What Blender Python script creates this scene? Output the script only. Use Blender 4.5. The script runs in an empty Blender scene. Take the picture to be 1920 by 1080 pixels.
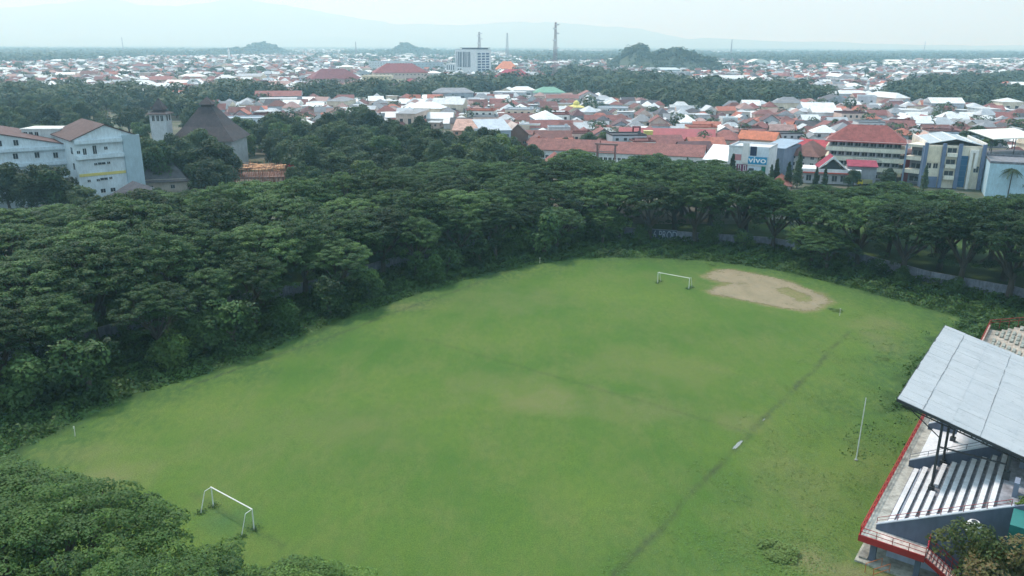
import bpy, math, random
import numpy as np

# ------------------------------------------------------------------ camera, light, exposure
sc = bpy.context.scene
COL = sc.collection
PITCH, FPX, ROLL, CAMH = math.radians(17.006), 1491.6, math.radians(.202), 50.74
_fw = np.array([0, math.cos(PITCH), -math.sin(PITCH)]); _rt = np.array([1., 0, 0]); _up = np.cross(_rt, _fw)
_c, _s = math.cos(ROLL), math.sin(ROLL)
CA = _rt * _c + _up * _s; CB = _up * _c - _rt * _s; CC = _fw; CO = np.array([0, 0, CAMH])
from mathutils import Matrix, Vector
cam = bpy.data.cameras.new('camera'); camo = bpy.data.objects.new('camera', cam); COL.objects.link(camo)
cam.sensor_width = 36; cam.lens = FPX / 1920 * 36; cam.clip_start = .5; cam.clip_end = 80000
M3 = Matrix(((CA[0], CB[0], -CC[0], 0), (CA[1], CB[1], -CC[1], 0), (CA[2], CB[2], -CC[2], CAMH), (0, 0, 0, 1)))
camo.matrix_world = M3
sc.camera = camo
sc.view_settings.view_transform = 'Standard'; sc.view_settings.look = 'None'
sc.view_settings.exposure = 0.71; sc.view_settings.gamma = 1
sc.view_settings.use_curve_mapping = False
cy = sc.cycles
cy.use_denoising = True
cy.max_bounces = 5; cy.diffuse_bounces = 3; cy.glossy_bounces = 2; cy.transmission_bounces = 2; cy.volume_bounces = 3
cy.transparent_max_bounces = 4; cy.use_adaptive_sampling = True; cy.adaptive_threshold = 0.02
cy.caustics_reflective = False; cy.caustics_refractive = False
cy.sample_clamp_indirect = 4

SUN_EL, SUN_AZ = math.radians(58), math.radians(-40)      # azimuth from +Y towards +X
sun = bpy.data.lights.new('sun', 'SUN'); sun.energy = 2.4; sun.angle = math.radians(7); sun.color = (1, .965, .9)
suno = bpy.data.objects.new('sun', sun); COL.objects.link(suno)
_sd = Vector((math.sin(SUN_AZ) * math.cos(SUN_EL), math.cos(SUN_AZ) * math.cos(SUN_EL), math.sin(SUN_EL)))
suno.rotation_euler = _sd.to_track_quat('Z', 'Y').to_euler(); suno.location = (0, 0, 300)

world = bpy.data.worlds.new('World'); sc.world = world; world.use_nodes = True
nt = world.node_tree; N = nt.nodes; L = nt.links; N.clear()
out = N.new('ShaderNodeOutputWorld'); bg = N.new('ShaderNodeBackground'); sky = N.new('ShaderNodeTexSky')
sky.sky_type = 'NISHITA'; sky.sun_disc = False; sky.sun_elevation = SUN_EL; sky.sun_rotation = SUN_AZ
sky.air_density = 1.2; sky.dust_density = 2.5; sky.ozone_density = 1.2
tc = N.new('ShaderNodeTexCoord'); mp = N.new('ShaderNodeMapping'); mp.inputs['Scale'].default_value = (1.2, 1.2, 7)
no = N.new('ShaderNodeTexNoise'); no.inputs['Scale'].default_value = 1.6; no.inputs['Detail'].default_value = 5; no.inputs['Roughness'].default_value = .5
cr = N.new('ShaderNodeValToRGB'); cr.color_ramp.elements[0].position = .3; cr.color_ramp.elements[1].position = .75
cr.color_ramp.elements[0].color = (5.2, 7.9, 9.8, 1); cr.color_ramp.elements[1].color = (7.1, 9.1, 10.5, 1)
mx = N.new('ShaderNodeMix'); mx.data_type = 'RGBA'; mx.inputs[0].default_value = .82
L.new(tc.outputs['Generated'], mp.inputs[0]); L.new(mp.outputs[0], no.inputs['Vector']); L.new(no.outputs[0], cr.inputs[0])
L.new(sky.outputs[0], mx.inputs[6]); L.new(cr.outputs[0], mx.inputs[7]); L.new(mx.outputs[2], bg.inputs[0])
bg.inputs[1].default_value = .085
L.new(bg.outputs[0], out.inputs[0])

# ------------------------------------------------------------------ helpers
R_ = math.radians
def ray(x, y): return CA * (x - 960) / FPX + CB * (540 - y) / FPX + CC
def G(x, y, z=0.):
    d = ray(x, y); return CO + d * (z - CAMH) / d[2]
def HZ(y, P):                      # height above the spot P that is seen at picture row y
    d = np.array([P[0], P[1], 0.]) - CO; k = (540 - y) / FPX
    return (k * d.dot(CC) - d.dot(CB)) / (CB[2] - k * CC[2])
def PX(P):
    x, y, z = P[0], P[1], P[2] - CAMH; w = x * CC[0] + y * CC[1] + z * CC[2]
    return 960 + FPX * (x * CA[0] + y * CA[1] + z * CA[2]) / w, 540 - FPX * (x * CB[0] + y * CB[1] + z * CB[2]) / w
def S(r, g, b):                    # sRGB 0..255 -> linear
    return tuple((c / 255 / 12.92 if c / 255 <= .04045 else ((c / 255 + .055) / 1.055) ** 2.4) for c in (r, g, b))
def inpoly(x, y, poly):
    if isinstance(x, list) and len(x) == 1:
        X, Y, c = x[0], y[0], False; j = len(poly) - 1
        for i in range(len(poly)):
            a, b = poly[i], poly[j]
            if (a[1] > Y) != (b[1] > Y) and X < (b[0] - a[0]) * (Y - a[1]) / (b[1] - a[1]) + a[0]: c = not c
            j = i
        return (c,)
    x = np.asarray(x, float); y = np.asarray(y, float); c = np.zeros(x.shape, bool); n = len(poly)
    for i in range(n):
        x0, y0 = poly[i][:2]; x1, y1 = poly[(i + 1) % n][:2]
        m = ((y0 > y) != (y1 > y))
        with np.errstate(divide='ignore', invalid='ignore'):
            c ^= m & (x < (x1 - x0) * (y - y0) / (y1 - y0 + 1e-12) + x0)
    return c
def polydist(x, y, pts):           # distance to a polyline
    x = np.asarray(x, float); y = np.asarray(y, float); best = np.full(x.shape, 1e9)
    for (a, b), (c, d) in zip([p[:2] for p in pts[:-1]], [p[:2] for p in pts[1:]]):
        vx, vy = c - a, d - b; t = np.clip(((x - a) * vx + (y - b) * vy) / (vx * vx + vy * vy + 1e-9), 0, 1)
        best = np.minimum(best, np.hypot(x - a - t * vx, y - b - t * vy))
    return best
def ordn(n): return f"{n}{'th' if 10 <= n % 100 <= 20 else {1: 'st', 2: 'nd', 3: 'rd'}.get(n % 10, 'th')}"

def tag(o, label=None, cat=None, group=None, kind=None):
    if label: o['label'] = label
    if cat: o['category'] = cat
    if group: o['group'] = group
    if kind: o['kind'] = kind
    return o
def empty(name, loc, rz=0.):
    o = bpy.data.objects.new(name, None); COL.objects.link(o); o.location = tuple(float(v) for v in loc); o.rotation_euler = (0, 0, rz); o.empty_display_size = .5
    return o
def link(name, me, parent=None, color=None, mat=None):
    o = bpy.data.objects.new(name, me); COL.objects.link(o)
    if parent is not None: o.parent = parent
    if color is not None: o.color = (*color[:3], 1)
    return o
def copy_tree(o, parent=None):
    c = o.copy(); COL.objects.link(c); c.parent = parent
    for ch in list(o.children): copy_tree(ch, c)
    return c

class MB:
    def __init__(s): s.v = []; s.f = []
    def quad(s, a, b, c, d):
        n = len(s.v); s.v += [a, b, c, d]; s.f.append((n, n + 1, n + 2, n + 3)); return s
    def tri(s, a, b, c):
        n = len(s.v); s.v += [a, b, c]; s.f.append((n, n + 1, n + 2)); return s
    def box(s, x0, x1, y0, y1, z0, z1):
        n = len(s.v)
        s.v += [(x0, y0, z0), (x1, y0, z0), (x1, y1, z0), (x0, y1, z0), (x0, y0, z1), (x1, y0, z1), (x1, y1, z1), (x0, y1, z1)]
        s.f += [tuple(n + i for i in q) for q in ((0, 3, 2, 1), (4, 5, 6, 7), (0, 1, 5, 4), (1, 2, 6, 5), (2, 3, 7, 6), (3, 0, 4, 7))]; return s
    def prism(s, pts, axis, a0, a1):    # closed extrusion of a 2-D outline along 'x','y' or 'z'
        n = len(s.v); k = len(pts)
        for a in (a0, a1):
            for p in pts:
                s.v.append({'x': (a, p[0], p[1]), 'y': (p[0], a, p[1]), 'z': (p[0], p[1], a)}[axis])
        s.f.append(tuple(n + i for i in range(k))[::-1]); s.f.append(tuple(n + k + i for i in range(k)))
        for i in range(k): s.f.append((n + i, n + (i + 1) % k, n + k + (i + 1) % k, n + k + i))
        return s
    def tube(s, p, q, r0, r1=None, n=6, caps=True):
        r1 = r0 if r1 is None else r1; p = Vector(p); q = Vector(q); d = (q - p)
        if d.length < 1e-6: return s
        d.normalize(); a = d.orthogonal().normalized(); b = d.cross(a); m = len(s.v)
        for c, r in ((p, r0), (q, r1)):
            for i in range(n):
                t = 2 * math.pi * i / n; s.v.append(tuple(c + a * (math.cos(t) * r) + b * (math.sin(t) * r)))
        for i in range(n): s.f.append((m + i, m + (i + 1) % n, m + n + (i + 1) % n, m + n + i))
        if caps: s.f.append(tuple(m + i for i in range(n))[::-1]); s.f.append(tuple(m + n + i for i in range(n)))
        return s
    def beam(s, p, q, w, h=None):       # square bar
        h = w if h is None else h; p = Vector(p); q = Vector(q); d = (q - p).normalized()
        a = d.cross(Vector((0, 0, 1)));
        if a.length < 1e-3: a = Vector((1, 0, 0))
        a.normalize(); b = a.cross(d).normalized(); m = len(s.v)
        for c in (p, q):
            for i, j in ((-1, -1), (1, -1), (1, 1), (-1, 1)): s.v.append(tuple(c + a * (i * w / 2) + b * (j * h / 2)))
        s.f += [tuple(m + i for i in f) for f in ((0, 3, 2, 1), (4, 5, 6, 7), (0, 1, 5, 4), (1, 2, 6, 5), (2, 3, 7, 6), (3, 0, 4, 7))]; return s
    def lathe(s, prof, cx=0, cy=0, n=16):
        m = len(s.v)
        for r, z in prof:
            for i in range(n): t = 2 * math.pi * i / n; s.v.append((cx + r * math.cos(t), cy + r * math.sin(t), z))
        for k in range(len(prof) - 1):
            for i in range(n): s.f.append((m + k * n + i, m + k * n + (i + 1) % n, m + (k + 1) * n + (i + 1) % n, m + (k + 1) * n + i))
        return s
    def mesh(s, name, mat):
        me = bpy.data.meshes.new(name); me.from_pydata([tuple(map(float, v)) for v in s.v], [], s.f); me.update()
        if mat: me.materials.append(mat)
        return me
    def build(s, name, mat, parent=None, color=None, smooth=False):
        me = s.mesh(name, mat)
        if smooth: me.polygons.foreach_set('use_smooth', [True] * len(me.polygons))
        return link(name, me, parent, color)

def np_mesh(name, verts, faces_n, mat, attrs=None):   # verts (K*n,3), every face has faces_n corners
    me = bpy.data.meshes.new(name); nv = len(verts); nf = nv // faces_n
    me.vertices.add(nv); me.vertices.foreach_set('co', np.asarray(verts, np.float32).ravel())
    me.loops.add(nv); me.loops.foreach_set('vertex_index', np.arange(nv, dtype=np.int32))
    me.polygons.add(nf); me.polygons.foreach_set('loop_start', np.arange(0, nv, faces_n, dtype=np.int32))
    me.update(calc_edges=True)
    for k, a in (attrs or {}).items():
        a = np.asarray(a, np.float32)
        if a.ndim == 1: me.attributes.new(k, 'FLOAT', 'FACE').data.foreach_set('value', a)
        else:
            at = me.attributes.new(k, 'FLOAT_COLOR', 'FACE'); at.data.foreach_set('color', np.c_[a, np.ones(len(a))].astype(np.float32).ravel())
    if mat: me.materials.append(mat)
    return me

def leaf_quads(c, nrm, size, rng, asp=.62):
    c = np.asarray(c); n = len(c); nrm = nrm / (np.linalg.norm(nrm, axis=1, keepdims=True) + 1e-9)
    t = rng.normal(size=(n, 3)); t -= nrm * (t * nrm).sum(1, keepdims=True); t /= np.linalg.norm(t, axis=1, keepdims=True) + 1e-9
    b = np.cross(nrm, t); s = np.asarray(size)[:, None] * .5
    bend = nrm * s * rng.uniform(-.35, .1, (n, 1))
    q = np.stack([c - t * s + bend, c - b * s * asp, c + t * s + bend, c + b * s * asp], 1)
    return q.reshape(-1, 3)
def clump_cloud(cs, rx, rz, per, size, rng, up=.55, jit=.5, low=-.35):
    """leaf sprays over the upper surface of flattened clumps"""
    C_, N_, S_, T_ = [], [], [], []
    for i in range(len(cs)):
        n = max(6, int(per * rx[i] * rx[i])) if per < 1000 else per - 1000
        d = rng.normal(size=(n, 3)); d /= np.linalg.norm(d, axis=1, keepdims=True); d[:, 2] = np.where(d[:, 2] < low, -d[:, 2], d[:, 2])
        rad = rng.uniform(.55, 1.05, (n, 1)) ** .6
        lump = 1 + .18 * np.sin(d[:, :1] * 5 + i) * np.cos(d[:, 1:2] * 6 + 2 * i)
        C_.append(cs[i] + d * rad * lump * np.array([rx[i], rx[i] * .9, rz[i]]))
        N_.append(d * np.array([.5, .5, 1]) + np.array([0, 0, up]) + rng.normal(size=(n, 3)) * jit)
        S_.append(size * rng.uniform(.6, 1.35, n)); T_.append(np.full(n, rng.uniform(0, 1)) * .7 + rng.uniform(0, .3, n))
    return leaf_quads(np.concatenate(C_), np.concatenate(N_), np.concatenate(S_), rng), np.concatenate(T_)

# ------------------------------------------------------------------ materials
def newmat(name):
    m = bpy.data.materials.new(name); m.use_nodes = True; nt = m.node_tree; b = nt.nodes['Principled BSDF']; return m, nt, b
def nz(nt, scale, detail=4, rough=.55, coord='Object', vec_scale=None):
    n = nt.nodes.new('ShaderNodeTexNoise'); n.inputs['Scale'].default_value = scale; n.inputs['Detail'].default_value = detail; n.inputs['Roughness'].default_value = rough
    if coord == 'World': t = nt.nodes.new('ShaderNodeNewGeometry').outputs['Position']
    else: t = nt.nodes.new('ShaderNodeTexCoord').outputs[coord]
    if vec_scale:
        mp = nt.nodes.new('ShaderNodeMapping'); mp.inputs['Scale'].default_value = vec_scale; nt.links.new(t, mp.inputs[0]); t = mp.outputs[0]
    nt.links.new(t, n.inputs['Vector']); return n.outputs[0]
def mixc(nt, fac, a, b, mode='MIX'):
    n = nt.nodes.new('ShaderNodeMix'); n.data_type = 'RGBA'; n.blend_type = mode
    for i, v in ((0, fac), (6, a), (7, b)):
        if hasattr(v, 'is_linked') or hasattr(v, 'links'): nt.links.new(v, n.inputs[i])
        else: n.inputs[i].default_value = v if i == 0 else (*v[:3], 1)
    return n.outputs[2]
def rng_map(nt, v, a, b, c=0., d=1.):
    n = nt.nodes.new('ShaderNodeMapRange'); n.inputs[1].default_value = a; n.inputs[2].default_value = b; n.inputs[3].default_value = c; n.inputs[4].default_value = d
    nt.links.new(v, n.inputs[0]); return n.outputs[0]
def attr(nt, name, out='Fac'):
    n = nt.nodes.new('ShaderNodeAttribute'); n.attribute_name = name; return n.outputs[out]
def mul(nt, a, b, op='MULTIPLY'):
    n = nt.nodes.new('ShaderNodeMath'); n.operation = op
    for i, v in ((0, a), (1, b)):
        if hasattr(v, 'links'): nt.links.new(v, n.inputs[i])
        else: n.inputs[i].default_value = v
    return n.outputs[0]

def painted(name, rough=.75, lo=.72, hi=1.08, s1=.35, streak=True, spec=.3, src='object', rust=0., metallic=0.):
    """surface whose own colour is the object's colour, weathered by stains"""
    m, nt, b = newmat(name)
    oi = nt.nodes.new('ShaderNodeObjectInfo').outputs['Color'] if src == 'object' else attr(nt, 'tint', 'Color')
    a = nz(nt, s1, 5, .6, 'World'); c = nz(nt, 2.2, 4, .6, 'World', (1, 1, .25) if streak else None)
    f = mul(nt, a, c, 'ADD'); f = rng_map(nt, f, .75, 1.25, lo, hi)
    hv = nt.nodes.new('ShaderNodeVectorMath'); hv.operation = 'SCALE'; nt.links.new(oi, hv.inputs[0]); nt.links.new(f, hv.inputs[3])
    col = hv.outputs[0]
    if rust: col = mixc(nt, rng_map(nt, nz(nt, .9, 6, .7, 'World'), .55, .7, 0, rust), col, (.16, .12, .10))
    nt.links.new(col, b.inputs['Base Color']); b.inputs['Roughness'].default_value = rough; b.inputs['Specular IOR Level'].default_value = spec
    b.inputs['Metallic'].default_value = metallic
    return m
MT = {}
MT['plaster'] = painted('plaster', .85, .78, 1.06)
MT['tile'] = painted('roof_tile', .8, .6, 1.2, .5, rust=.35)
MT['metal'] = painted('roof_metal', .5, .75, 1.1, .3, spec=.4, rust=.15)
MT['conc'] = painted('concrete', .9, .55, 1.15, .8, rust=.25)
MT['paint'] = painted('paint', .55, .85, 1.05)
MT['town_tint'] = painted('town_tint', .8, .7, 1.12, .3, src='attr')
def glass():
    m, nt, b = newmat('window_glass'); b.inputs['Base Color'].default_value = (.03, .04, .05, 1); b.inputs['Roughness'].default_value = .15; b.inputs['Specular IOR Level'].default_value = .6; return m
MT['glass'] = glass()
def seat_metal():
    m, nt, b = newmat('steel'); b.inputs['Base Color'].default_value = (.03, .035, .04, 1); b.inputs['Roughness'].default_value = .6; return m
MT['steel'] = seat_metal()

def foliage(name, dark, light, tip, trans=.3, var=.35):
    m, nt, b = newmat(name)
    tone = attr(nt, 'tone'); rnd = nt.nodes.new('ShaderNodeObjectInfo').outputs['Random']
    n1 = nz(nt, .11, 3, .5, 'World')
    f = mul(nt, mul(nt, tone, .6), mul(nt, n1, .8), 'ADD')
    c = mixc(nt, rng_map(nt, f, .35, .95), dark, light)
    c = mixc(nt, rng_map(nt, tone, .78, 1.0, 0, .6), c, tip)
    hs = nt.nodes.new('ShaderNodeHueSaturation'); nt.links.new(c, hs.inputs['Color'])
    nt.links.new(rng_map(nt, rnd, 0, 1, 1 - var, 1 + var), hs.inputs['Value']); nt.links.new(rng_map(nt, rnd, 0, 1, .515, .485), hs.inputs['Hue'])
    nt.links.new(hs.outputs[0], b.inputs['Base Color']); b.inputs['Roughness'].default_value = .6; b.inputs['Specular IOR Level'].default_value = .25
    tr = nt.nodes.new('ShaderNodeBsdfTranslucent'); nt.links.new(hs.outputs[0], tr.inputs[0])
    ms = nt.nodes.new('ShaderNodeMixShader'); ms.inputs[0].default_value = trans
    nt.links.new(b.outputs[0], ms.inputs[1]); nt.links.new(tr.outputs[0], ms.inputs[2]); nt.links.new(ms.outputs[0], nt.nodes['Material Output'].inputs[0])
    return m
MT['leaf_rain'] = foliage('leaf_rain', (.024, .058, .028), (.080, .160, .050), (.16, .27, .075), .3, .5)
MT['leaf_near'] = foliage('leaf_near', (.036, .088, .026), (.100, .195, .044), (.18, .30, .07))
MT['leaf_mix'] = foliage('leaf_mix', (.038, .072, .042), (.085, .135, .060), (.13, .19, .075), .3, .42)
MT['leaf_far'] = foliage('leaf_far', (.032, .062, .040), (.075, .118, .060), (.11, .16, .07), .25, .2)
MT['leaf_grass'] = foliage('leaf_grass', (.075, .15, .036), (.115, .19, .05), (.15, .22, .07), .2, .1)
MT['leaf_bright'] = foliage('leaf_bright', (.06, .11, .03), (.11, .18, .045), (.18, .26, .06))
MT['leaf_ochre'] = foliage('leaf_ochre', (.06, .10, .03), (.15, .14, .055), (.26, .15, .085), .3, .1)
MT['leaf_weed'] = foliage('leaf_weed', (.040, .085, .026), (.075, .15, .038), (.11, .20, .05), .25, .2)
def bark():
    m, nt, b = newmat('bark'); c = mixc(nt, nz(nt, 1.5, 5, .7, 'World', (1, 1, .3)), (.03, .026, .022), (.11, .095, .08)); nt.links.new(c, b.inputs['Base Color']); b.inputs['Roughness'].default_value = .95; return m
MT['bark'] = bark()
# ------------------------------------------------------------------ the setting: ground, field
U = np.array([.593, .805]); U /= np.linalg.norm(U); V = np.array([U[1], -U[0]])
def W(u, v, z=0.): p = U * u + V * v; return (float(p[0]), float(p[1]), float(z))
UVROT = math.atan2(V[1], V[0])               # local x axis = v, local y axis = u
WALLPX = [(-620, 830), (-300, 760), (0, 690), (150, 650), (380, 590), (600, 545), (720, 508), (870, 470), (1000, 447), (1090, 437), (1250, 450), (1440, 463), (1600, 492), (1740, 530), (1900, 560), (2050, 600), (2250, 660)]
WALL = [tuple(G(*q)[:2]) for q in WALLPX]
EDGEPX = [(-500, 1000), (0, 872), (100, 812), (250, 742), (400, 697), (480, 668), (560, 632), (640, 600), (740, 566), (860, 528), (1000, 497), (1085, 484), (1200, 483), (1330, 490), (1480, 511), (1580, 536), (1690, 565), (1800, 596), (1752, 650), (1700, 690), (1690, 730), (1665, 770)]
EDGE = [tuple(G(*q)[:2]) for q in EDGEPX]
VEG = [tuple(G(*q)[:2]) for q in EDGEPX] + [W(120, -14)[:2], W(150, -12)[:2], W(178, 4)[:2]] + WALL[::-1]
INSIDE = WALL + [W(110, 60)[:2], W(-20, 60)[:2], W(-40, -150)[:2]]

def hnoise(x, y, s, seed=0):
    r = np.random.default_rng(seed); t = np.zeros_like(np.asarray(x, float))
    for k in range(6):
        a = r.uniform(0, 2 * np.pi); f = s * r.uniform(.6, 1.8); p = r.uniform(0, 6.28); q = r.uniform(0, 6.28)
        t = t + np.sin((x * np.cos(a) + y * np.sin(a)) * f + p + 1.3 * np.sin((x * np.sin(a) - y * np.cos(a)) * f * .7 + q))
    return t / 6

DIRTPX = ((1322, 519), (1330, 512), (1350, 506), (1378, 506), (1400, 511), (1440, 519), (1480, 528), (1510, 541), (1540, 552), (1560, 566), (1545, 572), (1530, 582), (1500, 583), (1465, 577), (1420, 568), (1375, 559), (1340, 553), (1328, 546), (1345, 538), (1370, 532), (1345, 528))
def field_sheet():
    st = .5; xs = np.arange(-125, 135, st); ys = np.arange(22, 232, st); X, Y = np.meshgrid(xs, ys); x = X.ravel(); y = Y.ravel()
    n = len(x); z = np.full(n, .02) + .03 * hnoise(x, y, .35, 3)
    me = bpy.data.meshes.new('playing_field'); ny, nx = X.shape
    me.vertices.add(n); me.vertices.foreach_set('co', np.c_[x, y, z].astype(np.float32).ravel())
    I = np.arange(n).reshape(ny, nx); q = np.stack([I[:-1, :-1], I[:-1, 1:], I[1:, 1:], I[1:, :-1]], -1).reshape(-1, 4)
    me.loops.add(q.size); me.loops.foreach_set('vertex_index', q.ravel().astype(np.int32)); me.polygons.add(len(q)); me.polygons.foreach_set('loop_start', np.arange(0, q.size, 4, dtype=np.int32))
    me.update(calc_edges=True)
    u = x * U[0] + y * U[1]; v = x * V[0] + y * V[1]
    d = polydist(x, y, EDGE); inside = inpoly(x, y, VEG); sd = np.where(inside, -d, d)
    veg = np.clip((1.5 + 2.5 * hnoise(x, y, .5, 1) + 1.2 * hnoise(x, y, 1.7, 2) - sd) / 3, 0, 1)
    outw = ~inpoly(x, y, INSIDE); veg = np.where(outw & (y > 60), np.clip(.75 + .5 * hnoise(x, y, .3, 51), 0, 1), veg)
    rough = np.clip(1.1 - sd / 11 + .5 * hnoise(x, y, .3, 5), 0, 1)
    rough = np.maximum(rough, np.clip((v + 31 + 1.5 * hnoise(x, y, .12, 7)) / 5, 0, 1) * (.12 + .55 * hnoise(x, y, .45, 8)))
    rough = np.maximum(rough, np.clip((78 - u) / 20, 0, 1) * np.clip((v + 40) / 12, 0, 1) * .6)
    def spot(px, py, rx, ry, k=1.): c = G(px, py); s_ = hnoise(x, y, .55, int(px)) * .5 + hnoise(x, y, 1.6, int(py)) * .25; return np.clip(1.15 - np.hypot((x - c[0]) / rx, (y - c[1]) / ry) + s_, 0, 1) * k
    bare = np.zeros(n)
    for a in ((210, 895, 5, 5, .5), (120, 850, 9, 3, .3), (1040, 752, 12, 6, .42), (1175, 765, 10, 5, .3), (940, 715, 9, 6, .25), (760, 575, 7, 3.5, .65), (1510, 575, 4, 2, .5), (1650, 640, 4, 9, .55),
              (1640, 610, 6, 6, .35), (1520, 1050, 3.5, 3, .7), (1600, 1075, 5, 2, .9), (1380, 790, 7, 3, .35), (930, 560, 16, 10, .22), (1500, 905, 7, 9, .25), (1225, 690, 13, 9, .25), (620, 800, 14, 8, .2), (1700, 560, 8, 4, .3)):
        bare = np.maximum(bare, spot(*a))
    dp = [tuple(G(*q)[:2]) for q in DIRTPX]; dd = polydist(x, y, dp + dp[:1]); dd = np.where(inpoly(x, y, dp), 0, dd)
    bare = np.maximum(bare, np.clip(1.0 - dd / 1.6 + .5 * hnoise(x, y, 1.1, 31) + .5 * hnoise(x, y, 2.9, 32), 0, 1) * (dd < 3.5))
    line = np.exp(-((v + 31.9 + .5 * hnoise(x, y, .25, 11) + .25 * hnoise(x, y, 1.1, 16)) / .42) ** 2) * (u > 40) * (u < 150) * np.clip(.75 + .9 * hnoise(x, y, .5, 12), .25, 1)
    line = np.maximum(line, np.exp(-((v + 107 + .6 * hnoise(x, y, .12, 13)) / .4) ** 2) * (u > 60) * (u < 165) * (.7 + .3 * hnoise(x, y, .6, 14)))
    line = np.maximum(line, np.exp(-((u - 98.7) / .35) ** 2) * (v > -92) * (v < -32) * .35)
    line = np.maximum(line, .45 * np.exp(-((u - 44 - .2 * hnoise(x, y, .4, 15)) / .35) ** 2) * (v > -80) * (v < -62))
    dark_grass = spot(425, 975, 3.6, 3, .9)  # darker green grass patch at the near goal mouth
    for k, a in (('veg', veg), ('rough', rough), ('bare', bare), ('line', np.clip(line, 0, 1)), ('lush', dark_grass)):
        me.attributes.new(k, 'FLOAT', 'POINT').data.foreach_set('value', a.astype(np.float32))
    m, nt, b = newmat('grass')
    nA = nz(nt, .035, 4, .55, 'World'); nB = nz(nt, .16, 5, .65, 'World', (1, .45, 1)); nC = nz(nt, 1.1, 5, .7, 'World', (1, .5, 1)); nD = nz(nt, 7, 3, .7, 'World')
    c = mixc(nt, rng_map(nt, nA, .36, .66), (.060, .130, .026), (.108, .166, .036))
    c = mixc(nt, rng_map(nt, nB, .42, .70, 0, .6), c, (.135, .160, .056))
    c = mixc(nt, rng_map(nt, nC, .40, .66, 0, .5), c, (.062, .128, .032))
    c = mixc(nt, mul(nt, attr(nt, 'bare'), rng_map(nt, nC, .3, .65, .4, 1)), c, (.225, .19, .105))
    c = mixc(nt, mul(nt, attr(nt, 'rough'), rng_map(nt, nC, .38, .6, .1, .95)), c, (.048, .10, .032))
    c = mixc(nt, mul(nt, attr(nt, 'lush'), .8), c, (.055, .125, .045))
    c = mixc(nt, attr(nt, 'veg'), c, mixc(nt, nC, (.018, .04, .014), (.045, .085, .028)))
    c = mixc(nt, mul(nt, attr(nt, 'line'), rng_map(nt, nC, .3, .6, .2, .9)), c, (.048, .062, .036))
    hv = nt.nodes.new('ShaderNodeVectorMath'); hv.operation = 'SCALE'; nt.links.new(c, hv.inputs[0]); nt.links.new(rng_map(nt, nD, .25, .75, .55, 1.4), hv.inputs[3])
    nt.links.new(hv.outputs[0], b.inputs['Base Color']); b.inputs['Roughness'].default_value = .9; b.inputs['Specular IOR Level'].default_value = .1
    bp = nt.nodes.new('ShaderNodeBump'); bp.inputs['Strength'].default_value = .6; bp.inputs['Distance'].default_value = .12; nt.links.new(nz(nt, 3.5, 5, .75, 'World'), bp.inputs['Height']); nt.links.new(bp.outputs[0], b.inputs['Normal'])
    me.materials.append(m)
    tag(link('playing_field', me), kind='structure')
field_sheet()

def ground_sheet():
    mb = MB(); rs = [0, 60, 150, 300, 600, 1200, 2500, 5000, 10000, 20000, 34000]; n = 48
    for i in range(len(rs) - 1):
        for k in range(n):
            a0, a1 = 2 * math.pi * k / n, 2 * math.pi * (k + 1) / n; r0, r1 = rs[i], rs[i + 1]
            p = lambda r, a: (r * math.sin(a), 100 + r * math.cos(a), -.12)
            if r0 == 0: mb.tri(p(0, 0), p(r1, a1), p(r1, a0))
            else: mb.quad(p(r0, a0), p(r0, a1), p(r1, a1), p(r1, a0))
    m, nt, b = newmat('ground')
    c = mixc(nt, rng_map(nt, nz(nt, .05, 4, .6, 'World'), .42, .58), (.05, .07, .035), (.14, .125, .10))
    c = mixc(nt, rng_map(nt, nz(nt, .0012, 4, .6, 'World'), .45, .6), c, (.06, .085, .04))
    nt.links.new(c, b.inputs['Base Color']); b.inputs['Roughness'].default_value = .95
    tag(mb.build('ground', m), kind='structure')
ground_sheet()

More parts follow.
